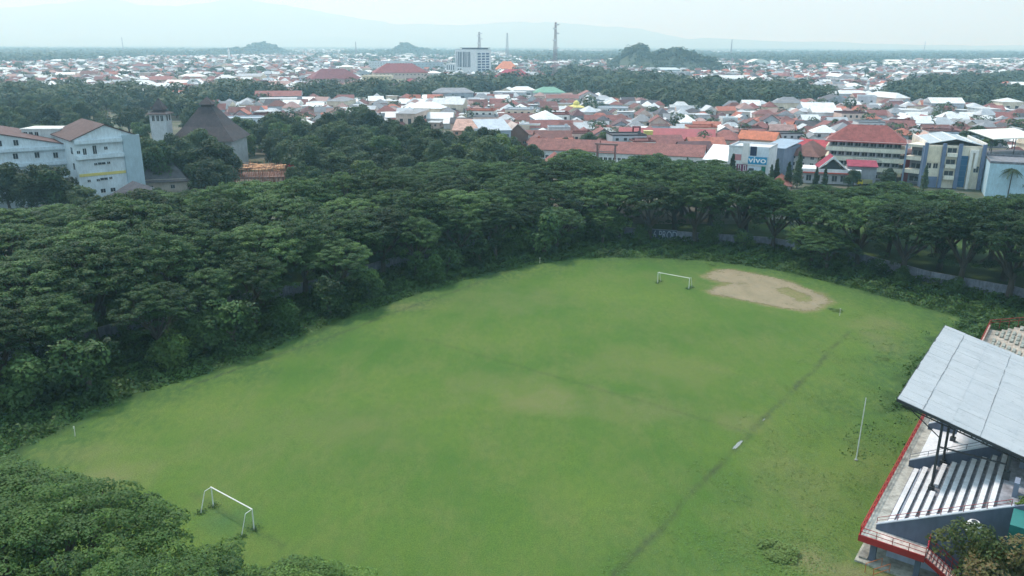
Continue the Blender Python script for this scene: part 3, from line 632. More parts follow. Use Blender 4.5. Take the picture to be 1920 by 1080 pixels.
RAIN = [rain_meshes(11 + k, R, H, sk) for k, (R, H, sk) in enumerate(((10.5, 20, 26), (11.5, 20, 12), (9.5, 20, 34), (12, 20, 20), (10, 20, 6), (11, 20, 44)))]
YT = [(-200, 372), (0, 366), (60, 372), (180, 366), (230, 358), (330, 352), (400, 345), (480, 338), (560, 335), (700, 318), (780, 300), (860, 296), (930, 290), (1000, 280), (1060, 276), (1150, 280), (1250, 284), (1340, 300), (1400, 318), (1428, 346), (1445, 344), (1520, 340), (1620, 338), (1700, 336), (1760, 342), (1860, 345), (2100, 360)]
def ytop(x): return float(np.interp(x, [a for a, b in YT], [b for a, b in YT]))
def ring_trees():
    rng = random.Random(8); pts = []
    WL = WALL
    # first the trees that stand right at the wall
    acc = 0; prev = None; first = []
    for a, b_ in zip(WL[:-1], WL[1:]):
        a = np.array(a); b_ = np.array(b_); L_ = np.linalg.norm(b_ - a); d = (b_ - a) / L_; nrm = np.array([-d[1], d[0]])
        while acc < L_:
            p = a + d * acc + nrm * rng.uniform(-2.8, -.9); first.append((p[0], p[1])); acc += rng.uniform(8.8, 12.2)
        acc -= L_
    pts = [(x, y, 0) for x, y in first]
    for t in range(26000):
        x, y = rng.uniform(-190, 165), rng.uniform(60, 262)
        px, py = PX((x, y, 0))
        if py < 0 or inpoly(np.array([x]), np.array([y]), INSIDE)[0]: continue
        if px < -260 or px > 2160: continue
        D = polydist([x], [y], WL)[0]
        if D < 6 or D > 62: continue
        if px > 1400 and D > 34: continue
        h = HZ(ytop(px) + 6, (x, y))
        if h < 12.5: continue
        if min((x - a) ** 2 + (y - b_) ** 2 for a, b_, _ in pts) < 11.6 ** 2: continue
        pts.append((x, y, D))
    for (px, py, hh) in ((-90, 790, 14), (10, 750, 14), (120, 715, 14), (300, 670, 13), (400, 635, 13), (480, 612, 14), (640, 565, 13), (780, 520, 14), (860, 500, 14), (930, 486, 14), (1000, 472, 13), (1045, 468, 11), (1130, 458, 10), (1520, 496, 10), (1550, 508, 9)):
        q = G(px, py); pts.append((q[0], q[1], -hh))
    res = []
    for x, y, D in pts:
        px, py = PX((x, y, 0))
        if px < -330 or px > 2300: continue
        hmax = HZ(ytop(px) + 4, (x, y)); h = min(rng.uniform(15.0, 22), max(hmax * rng.uniform(.86, 1.04), 8))
        if D == 0: h = min(h, rng.uniform(15.5, 20))
        if D < 0: h = -D
        res.append((x, y, h, D, px))
    rows = {}
    for r in res: k = 0 if r[3] == 0 else -1 if r[3] < 0 else 1 + int(max(0, r[3] - 4) // 14); rows.setdefault(k, []).append(r)
    names = ['of the row hugging the wall', 'of the second row behind the wall', 'of the third row behind the wall', 'of the fourth row behind the wall', 'of the fifth row behind the wall', 'of the outermost row']
    for k, rr in sorted(rows.items()):
        rr.sort(key=lambda r: r[4])
        for i, (x, y, h, D, px) in enumerate(rr):
            ms = rng.choice(RAIN if k > 0 else ([RAIN[1], RAIN[4], RAIN[3]] if k == 0 and px > 1060 else [RAIN[0], RAIN[2], RAIN[5]])); s = h / 20; hs = rng.uniform(.85, 1.08) * (.5 + .5 * s) * (1 if k > 0 else .93 if k == 0 else .72)
            look = 'dark umbrella crowned rain tree' if px < 1430 else 'spreading flat topped rain tree'
            tree('rain_tree', f"{look}, {ordn(i + 1)} from the left {names[min(k, 5)] if k >= 0 else 'of those leaning over the bank'}", 'tree', 'rain trees ringing the field', ms, (x, y, 0), rng.uniform(0, 6.28), hs, s)
    return res
RING = ring_trees()

# big trees right below the camera
NEAR = [rain_meshes(40, 10, 16, 30, .25, 170, 'leaf_near', 4.2, 1.7), rain_meshes(41, 7, 16, 14, .24, 180, 'leaf_near', 4.0, 1.5)]
def near_trees():
    for (px, py, z, ms, s, lb, rz) in (
        (60, 955, 15.5, NEAR[0], 1.0, 'large bright green tree at the bottom left corner', .4),
        (305, 1095, 13.5, NEAR[0], .82, 'broad bright green tree along the bottom edge left of the near goal', 2.1),
        (540, 1092, 12, NEAR[1], .86, 'small feathery treetop at the bottom edge right of the near goal', 1.2),
        (-60, 905, 13.5, NEAR[1], 1.15, 'tree cut by the left edge at the bottom corner', 3.0),
        (180, 1120, 17.5, NEAR[0], .9, 'highest bright green crown in the middle of the bottom edge on the left', 4.4)):
        P = G(px, py, z); tree('feathery_tree', lb, 'tree', None, ms, (P[0], P[1], 0), rz, s, z / 16)
near_trees()
P = G(1880, 1020, 8.5); OCH = round_meshes(51, 4.2, 9, 34, 260, .27, 'leaf_ochre', .8, .8, (.2, .36)); tree('ochre_tree', 'bushy tree with rusty ochre and green leaves at the bottom right corner', 'tree', None, OCH, (P[0], P[1], 0), 0, 1.3)
P = G(1800, 1110, 5.5); tree('ochre_tree', 'lower ochre leaved tree cut by the bottom edge beside the red stair', 'tree', None, OCH, (P[0], P[1], 0), 2, .72)
P = G(1935, 925, 9.5); tree('green_tree', 'bright green branchy tree at the right edge behind the ochre tree', 'tree', None, round_meshes(52, 3.4, 10, 26, 260, .3, 'leaf_bright', .6, .7, (.2, .36)), (P[0], P[1], 0), 0, 1.0)

# shrubs and creepers along the wall
SHRUB = [round_meshes(60 + k, 3.2, 6.2, 18, 110, .42, 'leaf_weed' if k == 1 else 'leaf_rain', .95, .9, (.3, .5)) for k in range(3)]
TUFT = round_meshes(66, 3.2, 6.2, 22, 130, .36, 'leaf_grass', .95, .9, (.25, .5))
def shrubs():
    spots = [(1020, 476, 2.0, 'large leaning shrub mass at the back left corner of the field'), (960, 482, 1.3, 0), (900, 500, 1.4, 0), (840, 512, 1.1, 0), (800, 530, 1.2, 0), (690, 560, 1.1, 0), (620, 592, 1.3, 0), (540, 620, 1.0, 0), (440, 655, 1.5, 0), (385, 660, 1.2, 0), (330, 690, 1.1, 0), (170, 745, 1.6, 0), (60, 760, 1.5, 0),
             (1120, 452, 1.5, 0), (1160, 455, 1.2, 0), (1200, 458, .8, 0), (1330, 462, .9, 0), (1395, 468, .8, 0), (1520, 492, 1.2, 0), (1560, 500, 1.0, 0), (1640, 520, .8, 0), (1690, 532, .7, 0), (1790, 556, .7, 0)]
    rng = random.Random(3)
    for i, (px, py, s, lb) in enumerate(spots):
        c = G(px, py); tree('shrub', lb or f"leafy shrub at the foot of the perimeter wall, {ordn(i + 1)} counted along it", 'shrub', 'shrubs along the perimeter wall', SHRUB[i % 3], c, rng.uniform(0, 6), s * rng.uniform(.9, 1.1))
    for (px, py, s, lb) in ((1465, 1035, .62, 'low dark weedy bush on the grass near the grandstand stair'), (1568, 582, .42, 'yellow green tussock beside the far right corner post'), (1655, 672, .35, 'low bush in the weeds beside the grandstand roof'), (1018, 490, .3, 'small bush behind the far left corner post'), (1265, 487, .3, 'small tuft bush behind the far goal'), (1335, 497, .35, 'dark tuft bush above the bare earth')):
        c = G(px, py); tree('bush', lb, 'bush', None, TUFT, (c[0], c[1], -.3), 1, s * 1.2, s * .3)
shrubs()

# weeds on the bank and rough grass: nobody could count them
def weeds():
    rng = np.random.default_rng(5); n = 420000; x = rng.uniform(-120, 135, n); y = rng.uniform(75, 222, n)
    ins = inpoly(x, y, VEG); d = polydist(x, y, EDGE); sd = np.where(ins, -d, d)
    lump = hnoise(x, y, .55, 21) + .6 * hnoise(x, y, 1.6, 22)
    keepm = (ins & (lump > -.55)) | (~ins & (sd < 2.5) & (rng.uniform(0, 1, n) < .5 * np.exp(-sd / 1.0)) & (lump > .0) & ~inpoly(x, y, [tuple(G(*q)[:2]) for q in ((1300, 500), (1400, 495), (1590, 545), (1590, 600), (1300, 560))]))
    uu, vv = x * U[0] + y * U[1], x * V[0] + y * V[1]; patch = (uu > 100) & (uu < 158) & (vv > -20.5 + 3 * hnoise(x, y, .25, 61)) & (vv < -13.3) & (lump > -.1 + .0 * uu) & (rng.uniform(0, 1, n) < .55)
    keepm |= patch; sd = np.where(patch, .45, sd)
    keepm &= ~inpoly(x, y, [W(77, -13.2)[:2], W(120, -13.2)[:2], W(124, -11)[:2], W(166, -11)[:2], W(166, 6)[:2], W(77, 6)[:2]])
    x, y, sd, lump = x[keepm], y[keepm], sd[keepm], lump[keepm]; n = len(x)
    h = np.clip(.35 + .8 * lump + np.clip(-sd / 12, 0, .8), .12, 2.0) * np.clip(.35 - sd / 3, .12, 1); z = h * rng.uniform(.4, 1, n)
    nr = rng.normal(size=(n, 3)) * .6 + np.array([0, 0, 1.]); nr[:, 0] += .6 * np.cos(x * 1.3 + y); nr[:, 1] += .6 * np.sin(y * 1.1 - x)
    v = leaf_quads(np.c_[x, y, z], nr, rng.uniform(.35, .8, n) * np.where(sd > 0, .5, 1), rng)
    t = np.clip(.5 + .5 * hnoise(x, y, .3, 23) + rng.uniform(-.25, .25, n), 0, 1)
    me = np_mesh('weeds', v, 4, MT['leaf_weed'], {'tone': t}); tag(link('weeds', me), kind='stuff', label='dark weeds and creepers on the bank below the trees')
    n = 200000; x = rng.uniform(5, 75, n); y = rng.uniform(62, 190, n); vv = x * V[0] + y * V[1]; uu = x * U[0] + y * U[1]
    k = (vv > -35) & (vv < -14.5) & (uu > 60) & (uu < 175) & (hnoise(x, y, .7, 25) + .6 * hnoise(x, y, 2.1, 26) + .02 * (vv + 24) > .02) & (rng.uniform(0, 1, n) < .55)
    c = G(1465, 1040); k |= (np.hypot(x - c[0], y - c[1]) < 4.5 + rng.normal(0, .8, n))
    x, y = x[k], y[k]; n = len(x); z = rng.uniform(.0, .14, n)
    v = leaf_quads(np.c_[x, y, z], rng.normal(size=(n, 3)) * .28 + np.array([0, 0, 1.]), rng.uniform(.1, .26, n), rng)
    me = np_mesh('rough_grass', v, 4, MT['leaf_grass'], {'tone': rng.uniform(0, 1, n)}); tag(link('rough_grass', me), kind='stuff', label='rough grass tufts beside the drainage line')
    # tufts round the goal feet
    n = 900; a = rng.integers(0, 8, n); feet = []
    for u0, sg in ((44.03, -1), (156, 1)):
        for v0 in (-74.82, -67.32):
            for k_ in (0, 1.6): feet.append(W(u0 + sg * k_, v0 + 0.0)[:2])
    feet = np.array(feet); p = feet[a] + rng.normal(0, .38, (n, 2)); v = leaf_quads(np.c_[p, rng.uniform(0, .3, n)], rng.normal(size=(n, 3)) * .7 + np.array([0, 0, .5]), rng.uniform(.1, .24, n), rng)
    me = np_mesh('goal_tufts', v, 4, MT['leaf_rain'], {'tone': rng.uniform(.0, .6, n)}); tag(link('tall_grass', me), kind='stuff', label='darker tall grass at the goal feet')
weeds()
# ------------------------------------------------------------------ buildings
def bwin(name, mat='glass'):
    pass
def roof_mb(kind, x0, x1, y0, y1, z, rise, o=.6, t=.22, ridge=None):
    """closed roof bodies; the ridge follows the longer side unless told"""
    m = MB(); a0, a1, b0, b1 = x0 - o, x1 + o, y0 - o, y1 + o; w, d = a1 - a0, b1 - b0; along = ridge or ('x' if w >= d else 'y')
    zd = z - rise * o / (min(w, d) / 2)
    if kind == 'gable':
        if along == 'x':
            c = (b0 + b1) / 2; m.prism([(b0, zd), (c, z + rise), (b1, zd), (b1, zd + t), (c, z + rise + t), (b0, zd + t)][::-1], 'x', a0, a1)
        else:
            c = (a0 + a1) / 2; m.prism([(a0, zd), (c, z + rise), (a1, zd), (a1, zd + t), (c, z + rise + t), (a0, zd + t)], 'y', b0, b1)
    elif kind == 'hip':
        k = min(w, d) / 2 * .98
        if along == 'x': r0, r1 = (a0 + k, (b0 + b1) / 2), (a1 - k, (b0 + b1) / 2)
        else: r0, r1 = ((a0 + a1) / 2, b0 + k), ((a0 + a1) / 2, b1 - k)
        if r0[0] > r1[0] or r0[1] > r1[1]: r0 = r1 = ((a0 + a1) / 2, (b0 + b1) / 2 + .01)
        m.v = [(a0, b0, zd), (a1, b0, zd), (a1, b1, zd), (a0, b1, zd), (*r0, z + rise), (*r1, z + rise), (a0, b0, zd - t), (a1, b0, zd - t), (a1, b1, zd - t), (a0, b1, zd - t)]
        m.f = [(0, 1, 5, 4), (1, 2, 5), (2, 3, 4, 5), (3, 0, 4)] if along == 'x' else [(0, 1, 4), (1, 2, 5, 4), (2, 3, 5), (3, 0, 4, 5)]
        m.f += [(0, 6, 7, 1), (1, 7, 8, 2), (2, 8, 9, 3), (3, 9, 6, 0), (9, 8, 7, 6)]
    elif kind == 'shed':
        m.prism([(b0, z), (b1, z + rise), (b1, z + rise + t), (b0, z + t)][::-1], 'x', a0, a1)
    elif kind == 'barrel':
        n = 14; pts = [(a0 + w * i / n, z + rise * math.sin(math.pi * i / n)) for i in range(n + 1)]; m.prism(pts[::-1] , 'y', b0, b1)
    else:   # flat with parapet
        m.box(x0 - .08, x1 + .08, y0 - .08, y0 + .22, z - .002, z + .8).box(x0 - .08, x1 + .08, y1 - .22, y1 + .08, z - .002, z + .8).box(x0 - .08, x0 + .22, y0 + .22, y1 - .22, z - .002, z + .8).box(x1 - .22, x1 + .08, y0 + .22, y1 - .22, z - .002, z + .8).box(x0 + .22, x1 - .22, y0 + .22, y1 - .22, z + .003, z + .1)
    return m
def wall_mb(kind, x0, x1, y0, y1, z, rise, ridge=None):
    m = MB(); m.box(x0, x1, y0, y1, -.3, z); along = ridge or ('x' if x1 - x0 >= y1 - y0 else 'y')
    if kind == 'gable':
        if along == 'x':
            for x in (x0, x1 - .25): m.prism([(y0 + .01, z + .002), (y1 - .01, z + .002), ((y0 + y1) / 2, z + rise - .1)], 'x', x, x + .25)
        else:
            for y in (y0, y1 - .25): m.prism([(x0 + .01, z + .002), (x1 - .01, z + .002), ((x0 + x1) / 2, z + rise - .1)], 'y', y, y + .25)
    return m
WIN = {}
def window(e, x, y, z, w, h, face='f', col=None, name='window', sill=True):
    """a window of its own on the front ('f', towards -y), the left or the right side"""
    k = (round(w, 2), round(h, 2), face)
    if k not in WIN:
        g, f = MB(), MB()
        if face == 'f':
            g.box(-w / 2, w / 2, -.05, .0, 0, h); f.box(-w / 2 - .08, w / 2 + .08, -.12, -.0, -.1, -.003).box(-.04, .04, -.08, -.052, 0, h)
        else:
            s_ = 1 if face == 'r' else -1; g.box(min(0, .05 * s_), max(0, .05 * s_), -w / 2, w / 2, 0, h); f.box(min(0, .12 * s_), max(0, .12 * s_), -w / 2 - .08, w / 2 + .08, -.1, -.003)
        WIN[k] = (g.mesh('window', MT['glass']), f.mesh('window_frame', MT['paint']))
    o = link(name, WIN[k][0], e); o.location = (x, y, z)
    if sill: link('window_frame', WIN[k][1], o, (.6, .6, .58))
    return o
def site(xl, yl, xr, yr):
    a, b = G(xl, yl), G(xr, yr); d = b - a; return a, math.atan2(d[1], d[0]), float(np.linalg.norm(d))
def big(name, label, cat, xl, yl, xr, yr, ytop_, depth, kind, rise, wcol, rcol, floors=0, cols=0, rm='tile', over=.6, ridge=None, win=(1.4, 1.3), winf=None, side=None, group=None):
    a, rz, w = site(xl, yl, xr, yr); h = HZ(ytop_, a)
    c = math.cos(rz), math.sin(rz)
    nd = max(1, int(round(w / depth))) if w > depth else 1
    for i in range(nd):
        q = (i + .5) / nd * w; keep((a[0] + c[0] * q - c[1] * depth / 2, a[1] + c[1] * q + c[0] * depth / 2), max(depth, w / nd) * .55 + 2)
    e = empty(name, (a[0], a[1], 0), rz); tag(e, label, cat, group)
    wall_mb(kind, 0, w, 0, depth, h, rise, ridge).build('wall', MT['plaster'], e, wcol)
    roof_mb(kind, 0, w, 0, depth, h, rise, over if kind != 'flat' else 0, .22, ridge).build('roof', MT[rm], e, rcol)
    fh = h / max(1, floors)
    for f in range(floors):
        if winf and f not in winf: continue
        for k in range(cols): window(e, w * (k + .5) / cols, -.0, f * fh + fh * .35, min(win[0], w / cols * .8), min(win[1], fh * .55))
        for k in range(side or 0): window(e, w, depth * (k + .5) / side, f * fh + fh * .35, min(win[0], depth / side * .7), min(win[1], fh * .55), 'r')
    return e, w, h
RT = S(168, 96, 80); OR = S(200, 120, 88); MAR = S(120, 66, 66); BRN = S(118, 92, 88); GRY = S(110, 116, 124); WHT = S(225, 228, 230); CRM = S(225, 218, 200)

def pale_hospital():
    P, rz, w = site(156, 392, 290, 381); rz = R_(41); w = 19.5; c, s_ = math.cos(rz), math.sin(rz); h = HZ(263, P); hr = HZ(238, P) - h
    e = empty('pale_hospital', (P[0], P[1], 0), rz); tag(e, 'large pale blue multi storey building with brown gabled roof at the left', 'building'); BL = S(205, 216, 222)
    for q in (5, 18, 30): keep((P[0] + q * c, P[1] + q * s_ + 12), 17)
    wall_mb('gable', 0, w, 0, 26, h, hr, 'y').build('wall', MT['plaster'], e, BL); roof_mb('gable', 0, w, .5, 26, h, hr, .9, .3, 'y').build('roof', MT['tile'], e, S(92, 74, 74))
    fh = h / 6
    for k, z in enumerate((h - 1.2, h - 6.0)):
        MB().box(.3, w * .73, -1.1, -.003, z - .1, z + 1.1).build('balcony', MT['plaster'], e, S(205, 218, 226))
    MB().box(w * .74, w + .2, -.6, -.005, 0, h + .6).build('glazed_stairwell', MT['paint'], e, S(165, 185, 195))
    MB().box(.4, w * .73, -.12, -.004, h - 11.6, h - 10.7).build('yellow_band', MT['paint'], e, S(215, 200, 120))
    for x, z, ww, hh in ((a_ * .74, b_, c_, d_) for a_, b_, c_, d_ in ((1.6, h - 4.3, .9, .9), (4, h - 4.7, 1, 1.9), (8, h - 4.7, 1.1, 2.6), (12.5, h - 3.6, 1, .9), (7.6, h - 8.3, .9, .7), (10, h - 8.2, 2.2, .7), (12.8, h - 8.2, .9, .7), (7.6, h - 13.4, .9, .7), (10, h - 13.2, 2.2, .7), (12.8, h - 13.1, .9, .7), (4, h - 13.4, .9, .7), (5, h - 17.2, 1.4, 1.2), (9, h - 17.2, 1.4, 1.2), (13, h - 17.2, 1.4, 1.2))): window(e, x, -.0, z, ww, hh)
    for z in (h - 4.5, h - 9.5, h - 14): window(e, 0, 3, z, 2, 2, 'l', sill=False)
    # left wing
    P2, rz2, w2 = site(-110, 402, 128, 392); rz2 = R_(27); w2 = 37; h2 = HZ(285, P2); hr2 = HZ(258, P2) - h2
    e2 = empty('pale_hospital_wing', (P2[0], P2[1], 0), rz2 + .08); tag(e2, 'pale blue gabled wing left of the taller pale building, cut by the left edge', 'building')
    wall_mb('gable', 0, w2, 0, 30, h2, hr2, 'y').build('wall', MT['plaster'], e2, BL); roof_mb('gable', 0, w2, .5, 30, h2, hr2, .9, .3, 'y').build('roof', MT['tile'], e2, S(100, 78, 78))
    for z in (h2 - 1.2, h2 - 6): MB().box(w2 * .4, w2 - .3, -1.0, -.003, z - .1, z + 1.0).build('balcony', MT['plaster'], e2, S(205, 218, 226))
    for x, z in ((w2 * .5, h2 + .6), (w2 * .62, h2 + .6), (w2 * .45, h2 - 4), (w2 * .6, h2 - 3.6), (w2 * .76, h2 - 3.6), (w2 * .9, h2 - 4)): window(e2, x, -.0, z, 1.3, 1.7)
    keep((P2[0] + 20, P2[1] + 14), 22)
    P3 = G(62, 372); z3 = HZ(243, P3); e3 = empty('roof_box', (P3[0], P3[1], 0), .05); tag(e3, 'white stair tower with a flat roof between the two pale gabled buildings', 'building')
    MB().box(0, 12.5, 0, 9, 0, z3).build('wall', MT['plaster'], e3, S(205, 212, 212)); MB().box(-.3, 12.8, -.3, 9.3, z3, z3 + .35).build('roof', MT['plaster'], e3, S(220, 222, 218))
    for x in (1.2, 3, 4.8): window(e3, x, 0, z3 - 2.2, 1.1, 1.4)
pale_hospital()

def church():
    P, rz, w = site(322, 324, 448, 320); rz = .05; e = empty('tent_roofed_hall', (P[0], P[1], 0), rz); tag(e, 'hall with a huge steep dark tent roof and raised lantern among trees', 'building'); keep((P[0] + w / 2, P[1] + w / 2), w * .62)
    ze = HZ(262, P); zt = HZ(204, P); DKR = S(72, 66, 70)
    MB().box(1.5, w - 1.5, 1.5, w - 1.5, 0, ze).build('wall', MT['plaster'], e, S(175, 178, 182))
    m = MB(); c = w / 2; lv = [(c, ze - .8), (c * .62, ze + (zt - ze) * .38), (c * .2, zt)]
    for (r0, z0), (r1, z1) in zip(lv[:-1], lv[1:]):
        for i in range(4):
            a0, a1 = math.pi / 4 + i * math.pi / 2, math.pi / 4 + (i + 1) * math.pi / 2; k = math.sqrt(2)
            p = lambda r, a, z: (c + r * k * math.cos(a), c + r * k * math.sin(a), z); m.quad(p(r0, a0, z0), p(r0, a1, z0), p(r1, a1, z1), p(r1, a0, z1))
    m.build('roof', MT['tile'], e, DKR)
    MB().box(c * .84, c * 1.16, c * .84, c * 1.16, zt - .5, zt + 1.6).build('lantern', MT['plaster'], e, DKR)
    roof_mb('hip', c * .84, c * 1.16, c * .84, c * 1.16, zt + 1.6, 2.4, .8, .15).build('lantern_roof', MT['tile'], e, DKR)
    for x in (.2, .4, .6, .8): window(e, 1.5 + (w - 3) * x, 1.5, ze - 3.6, 1.6, 2)
    P = G(293, 322); e = empty('bell_tower', (P[0], P[1], 0), .05); tag(e, 'square white tower with tiered dark pyramid roof left of the tent roofed hall', 'tower'); keep((P[0] + 3, P[1] + 3), 5)
    z1 = HZ(212, P); w = 6.4; MB().box(0, w, 0, w, 0, z1).build('wall', MT['plaster'], e, S(190, 195, 200))
    roof_mb('hip', 0, w, 0, w, z1, 1.6, 1.1, .15).build('lower_roof', MT['tile'], e, DKR)
    MB().box(1.4, w - 1.4, 1.4, w - 1.4, z1 + .5, z1 + 2.4).build('lantern', MT['plaster'], e, S(120, 120, 125)); roof_mb('hip', 1.4, w - 1.4, 1.4, w - 1.4, z1 + 2.4, 3.4, .8, .15).build('upper_roof', MT['tile'], e, DKR)
    for x in (1.5, 3.3, 4.9): window(e, x, 0, z1 - 3.2, 1.0, 2.2)
    for y in (1.7, 4.4): window(e, w, y, z1 - 3.2, 1.2, 2.2, 'r')
church()
def front_roofs():
    for (xl, yl, xr, yr, yt, dp, kd, rise, col, lb, rg) in (
        (196, 402, 280, 402, 374, 14, 'hip', 4.6, S(78, 80, 88), 'low dark grey tiled pavilion roof in front of the pale building', 'x'),
        (262, 362, 352, 358, 338, 22, 'hip', 8.2, S(92, 90, 94), 'larger dark grey hipped roof right of the pale building', 'x'),
        (12, 380, 56, 378, 342, 9, 'hip', 5.0, S(128, 98, 92), 'small steep brown roofed house among trees at the left', 'x'),
        (48, 386, 84, 386, 356, 8, 'gable', 2.4, S(150, 112, 104), 'small house with reddish gable roof among trees at the left', 'y')):
        a, rz, w = site(xl, yl, xr, yr); h = HZ(yt, a); e = empty('low_house', (a[0], a[1], 0), rz); tag(e, lb, 'house'); keep((a[0] + w / 2, a[1] + dp / 2), dp * .6)
        wall_mb(kd, 0, w, 0, dp, h, rise, rg).build('wall', MT['plaster'], e, S(190, 180, 170)); roof_mb(kd, 0, w, 0, dp, h, rise, .9, .2, rg).build('roof', MT['tile'], e, col)
        for x in (.25, .7): window(e, w * x, 0, 1.2, 1.3, 1.2)
    # timber building site
    P, rz, w = site(440, 352, 535, 350); e = empty('building_site', (P[0], P[1], 0), rz); tag(e, 'unfinished building of bare timber scaffolding and formwork on the left', 'building site'); keep((P[0] + w / 2, P[1] + 8), 12)
    zt = HZ(318, P); r = random.Random(2); m = MB()
    for i in range(15):
        for j in range(5): x, y = w * i / 14, 14 * j / 4; m.beam((x, y, 0), (x + r.uniform(-.2, .2), y, zt + r.uniform(-.3, 1.1)), .16)
    m.build('scaffold_pole', MT['plaster'], e, S(170, 112, 92))
    m = MB()
    for k in range(70): x, y = r.uniform(0, w - 3), r.uniform(0, 13); a = r.uniform(-.3, .3); z = zt + r.uniform(-.1, .7) - (x / w) * .8; m.beam((x, y, z), (x + r.uniform(2, 4), y + r.uniform(-1, 1), z + a), r.uniform(.3, 1.0), .07)
    m.build('formwork_board', MT['plaster'], e, S(216, 168, 130))
    MB().box(.3, w - .3, .4, 13.6, zt * .45, zt * .55).build('floor_slab', MT['conc'], e, S(150, 120, 110))
    for i in range(6): MB().box(w * i / 5.2, w * i / 5.2 + .5, .6, 1.1, 0, zt * .45).build('column', MT['conc'], e, S(165, 125, 115))
front_roofs()

def school4():
    P, rz, w = site(1543, 332, 1688, 341); rz -= .02; e = empty('school_block', (P[0], P[1], 0), rz); tag(e, 'four storey school block with cream balconies and red hipped roof', 'school')
    for q in (.2, .5, .8): keep((P[0] + w * q, P[1] + 8), 12)
    d = 15; h = HZ(262, P); fh = h / 4; CR = S(222, 222, 205)
    MB().box(1.4, w - 1.4, 1.6, d, 0, h).build('wall', MT['plaster'], e, S(150, 152, 158))
    roof_mb('hip', 0, w, 0, d, h + .3, (HZ(228, G(1600, 322)) - h) * .95, .8, .35, 'x').build('roof', MT['tile'], e, S(140, 82, 80))
    MB().box(-.6, w + .6, -.6, d + .4, h - .25, h + .0).build('eaves_board', MT['paint'], e, S(225, 225, 225))
    for f in range(1, 4): MB().box(-.2, w + .2, -.2, d, f * fh - .35, f * fh + 1.25).build('balcony', MT['plaster'], e, CR)
    for f in range(4):
        z = f * fh + (1.3 if f else .3)
        for k in range(9):
            x = 1.4 + (w - 2.8) * (k + .5) / 9
            MB().box(x - 1.75, x - 1.45, .9, 1.6, z - .04, (f + 1) * fh - .36).build('pillar', MT['plaster'], e, S(190, 192, 200))
            window(e, x + .15, 1.6, z + .35, 2.1, fh * .34)
        for k in range(3): window(e, w - 1.4, 3.5 + k * 4.2, z + .35, 2, fh * .33, 'r')
    for txt, dz, sz in (('YAYASAN PENDIDIKAN', .62, .62), ('KANTOR DAN SEKOLAH TINGGI', .02, .55)):
        cu = bpy.data.curves.new('lettering', 'FONT'); cu.body = txt; cu.size = sz; cu.extrude = .01; cu.align_x = 'CENTER'; cu.materials.append(MT['paint'])
        t = link('lettering', cu, e, (.04, .04, .05)); t.location = (w * .52, -.23, 2 * fh + dz); t.rotation_euler = (R_(90), 0, 0); t.scale = (1.5, 1, 1)
    # maroon side stair block
    b = empty('maroon_block', W(0, 0), rz); b.location = (P[0] + w * math.cos(rz) + 1.0, P[1] + w * math.sin(rz) + 1.5, 0); tag(b, 'narrow maroon wall block between the school and the blue framed office', 'building')
    MB().box(0, 2.6, 0, 16, 0, h * .72).build('wall', MT['plaster'], b, S(140, 60, 64)); MB().box(-.1, 2.7, -.1, 16.1, h * .72, h * .72 + .3).build('coping', MT['plaster'], b, S(160, 120, 118))
    # entrance with A-frame gable
    P, rz, w = site(1500, 343, 1612, 348); e = empty('gabled_entrance', (P[0], P[1], 0), rz); tag(e, 'white entrance building with steep crimson A shaped gable before the school', 'building')
    for q in (.25, .75): keep((P[0] + w * q, P[1] + 5), 9)
    h = HZ(322, P); MB().box(.8, w - .6, .8, 10, 0, h).build('wall', MT['plaster'], e, S(190, 190, 196)); MB().box(0, w, 0, 10.5, h, h + 1.3).build('white_fascia', MT['plaster'], e, WHT)
    MB().box(.6, w * .93, -.5, -.003, h - .3, h + .15).build('red_awning', MT['paint'], e, S(196, 92, 80))
    gx = w * .52; gh = HZ(296, P) - h - 1.3; hw = 4.3
    m = MB().prism([(gx - hw - .5, h + 1.3), (gx, h + 1.3 + gh), (gx + hw + .5, h + 1.3), (gx + hw + 1.0, h + 1.3), (gx, h + 1.3 + gh + .6), (gx - hw - 1.0, h + 1.3)], 'y', .4, 13); m.build('gable_roof', MT['tile'], e, S(146, 58, 78))
    m = MB().prism([(gx - hw - .7, h + 1.3), (gx, h + 1.3 + gh + .1), (gx + hw + .7, h + 1.3), (gx + hw + 1.3, h + 1.3), (gx, h + 2.2 + gh + .2), (gx - hw - 1.3, h + 1.3)], 'y', .0, .39); m.build('barge_board', MT['paint'], e, WHT)
    MB().prism([(gx - hw + .2, h + 1.305), (gx + hw - .2, h + 1.305), (gx, h + 1.3 + gh * .93)], 'y', 1.2, 1.5).build('gable_glazing', MT['glass'], e)
    MB().prism([(2, h + 2.4), (8.5, h + 4.0), (8.5, h + 4.3), (2, h + 2.7)], 'x', gx + hw + 1.2, w + 6).build('crimson_roof', MT['tile'], e, S(150, 66, 86))
    MB().box(gx + hw + 1.4, w + 5.8, 3.4, 8, 0, h + 2.6).build('side_wall', MT['plaster'], e, S(160, 165, 175))
    for k in range(6): window(e, 3 + (w - 6) * k / 5, .8, 1.0, 1.8, h * .5)
    # white house with brown hip roof
    big('white_house', 'white two storey house with brown hipped roof left of the school', 'house', 1476, 326, 1528, 331, 287, 17, 'hip', 4.6, S(215, 212, 208), S(126, 92, 88), 3, 3, over=.9, side=4, ridge='y')
school4()
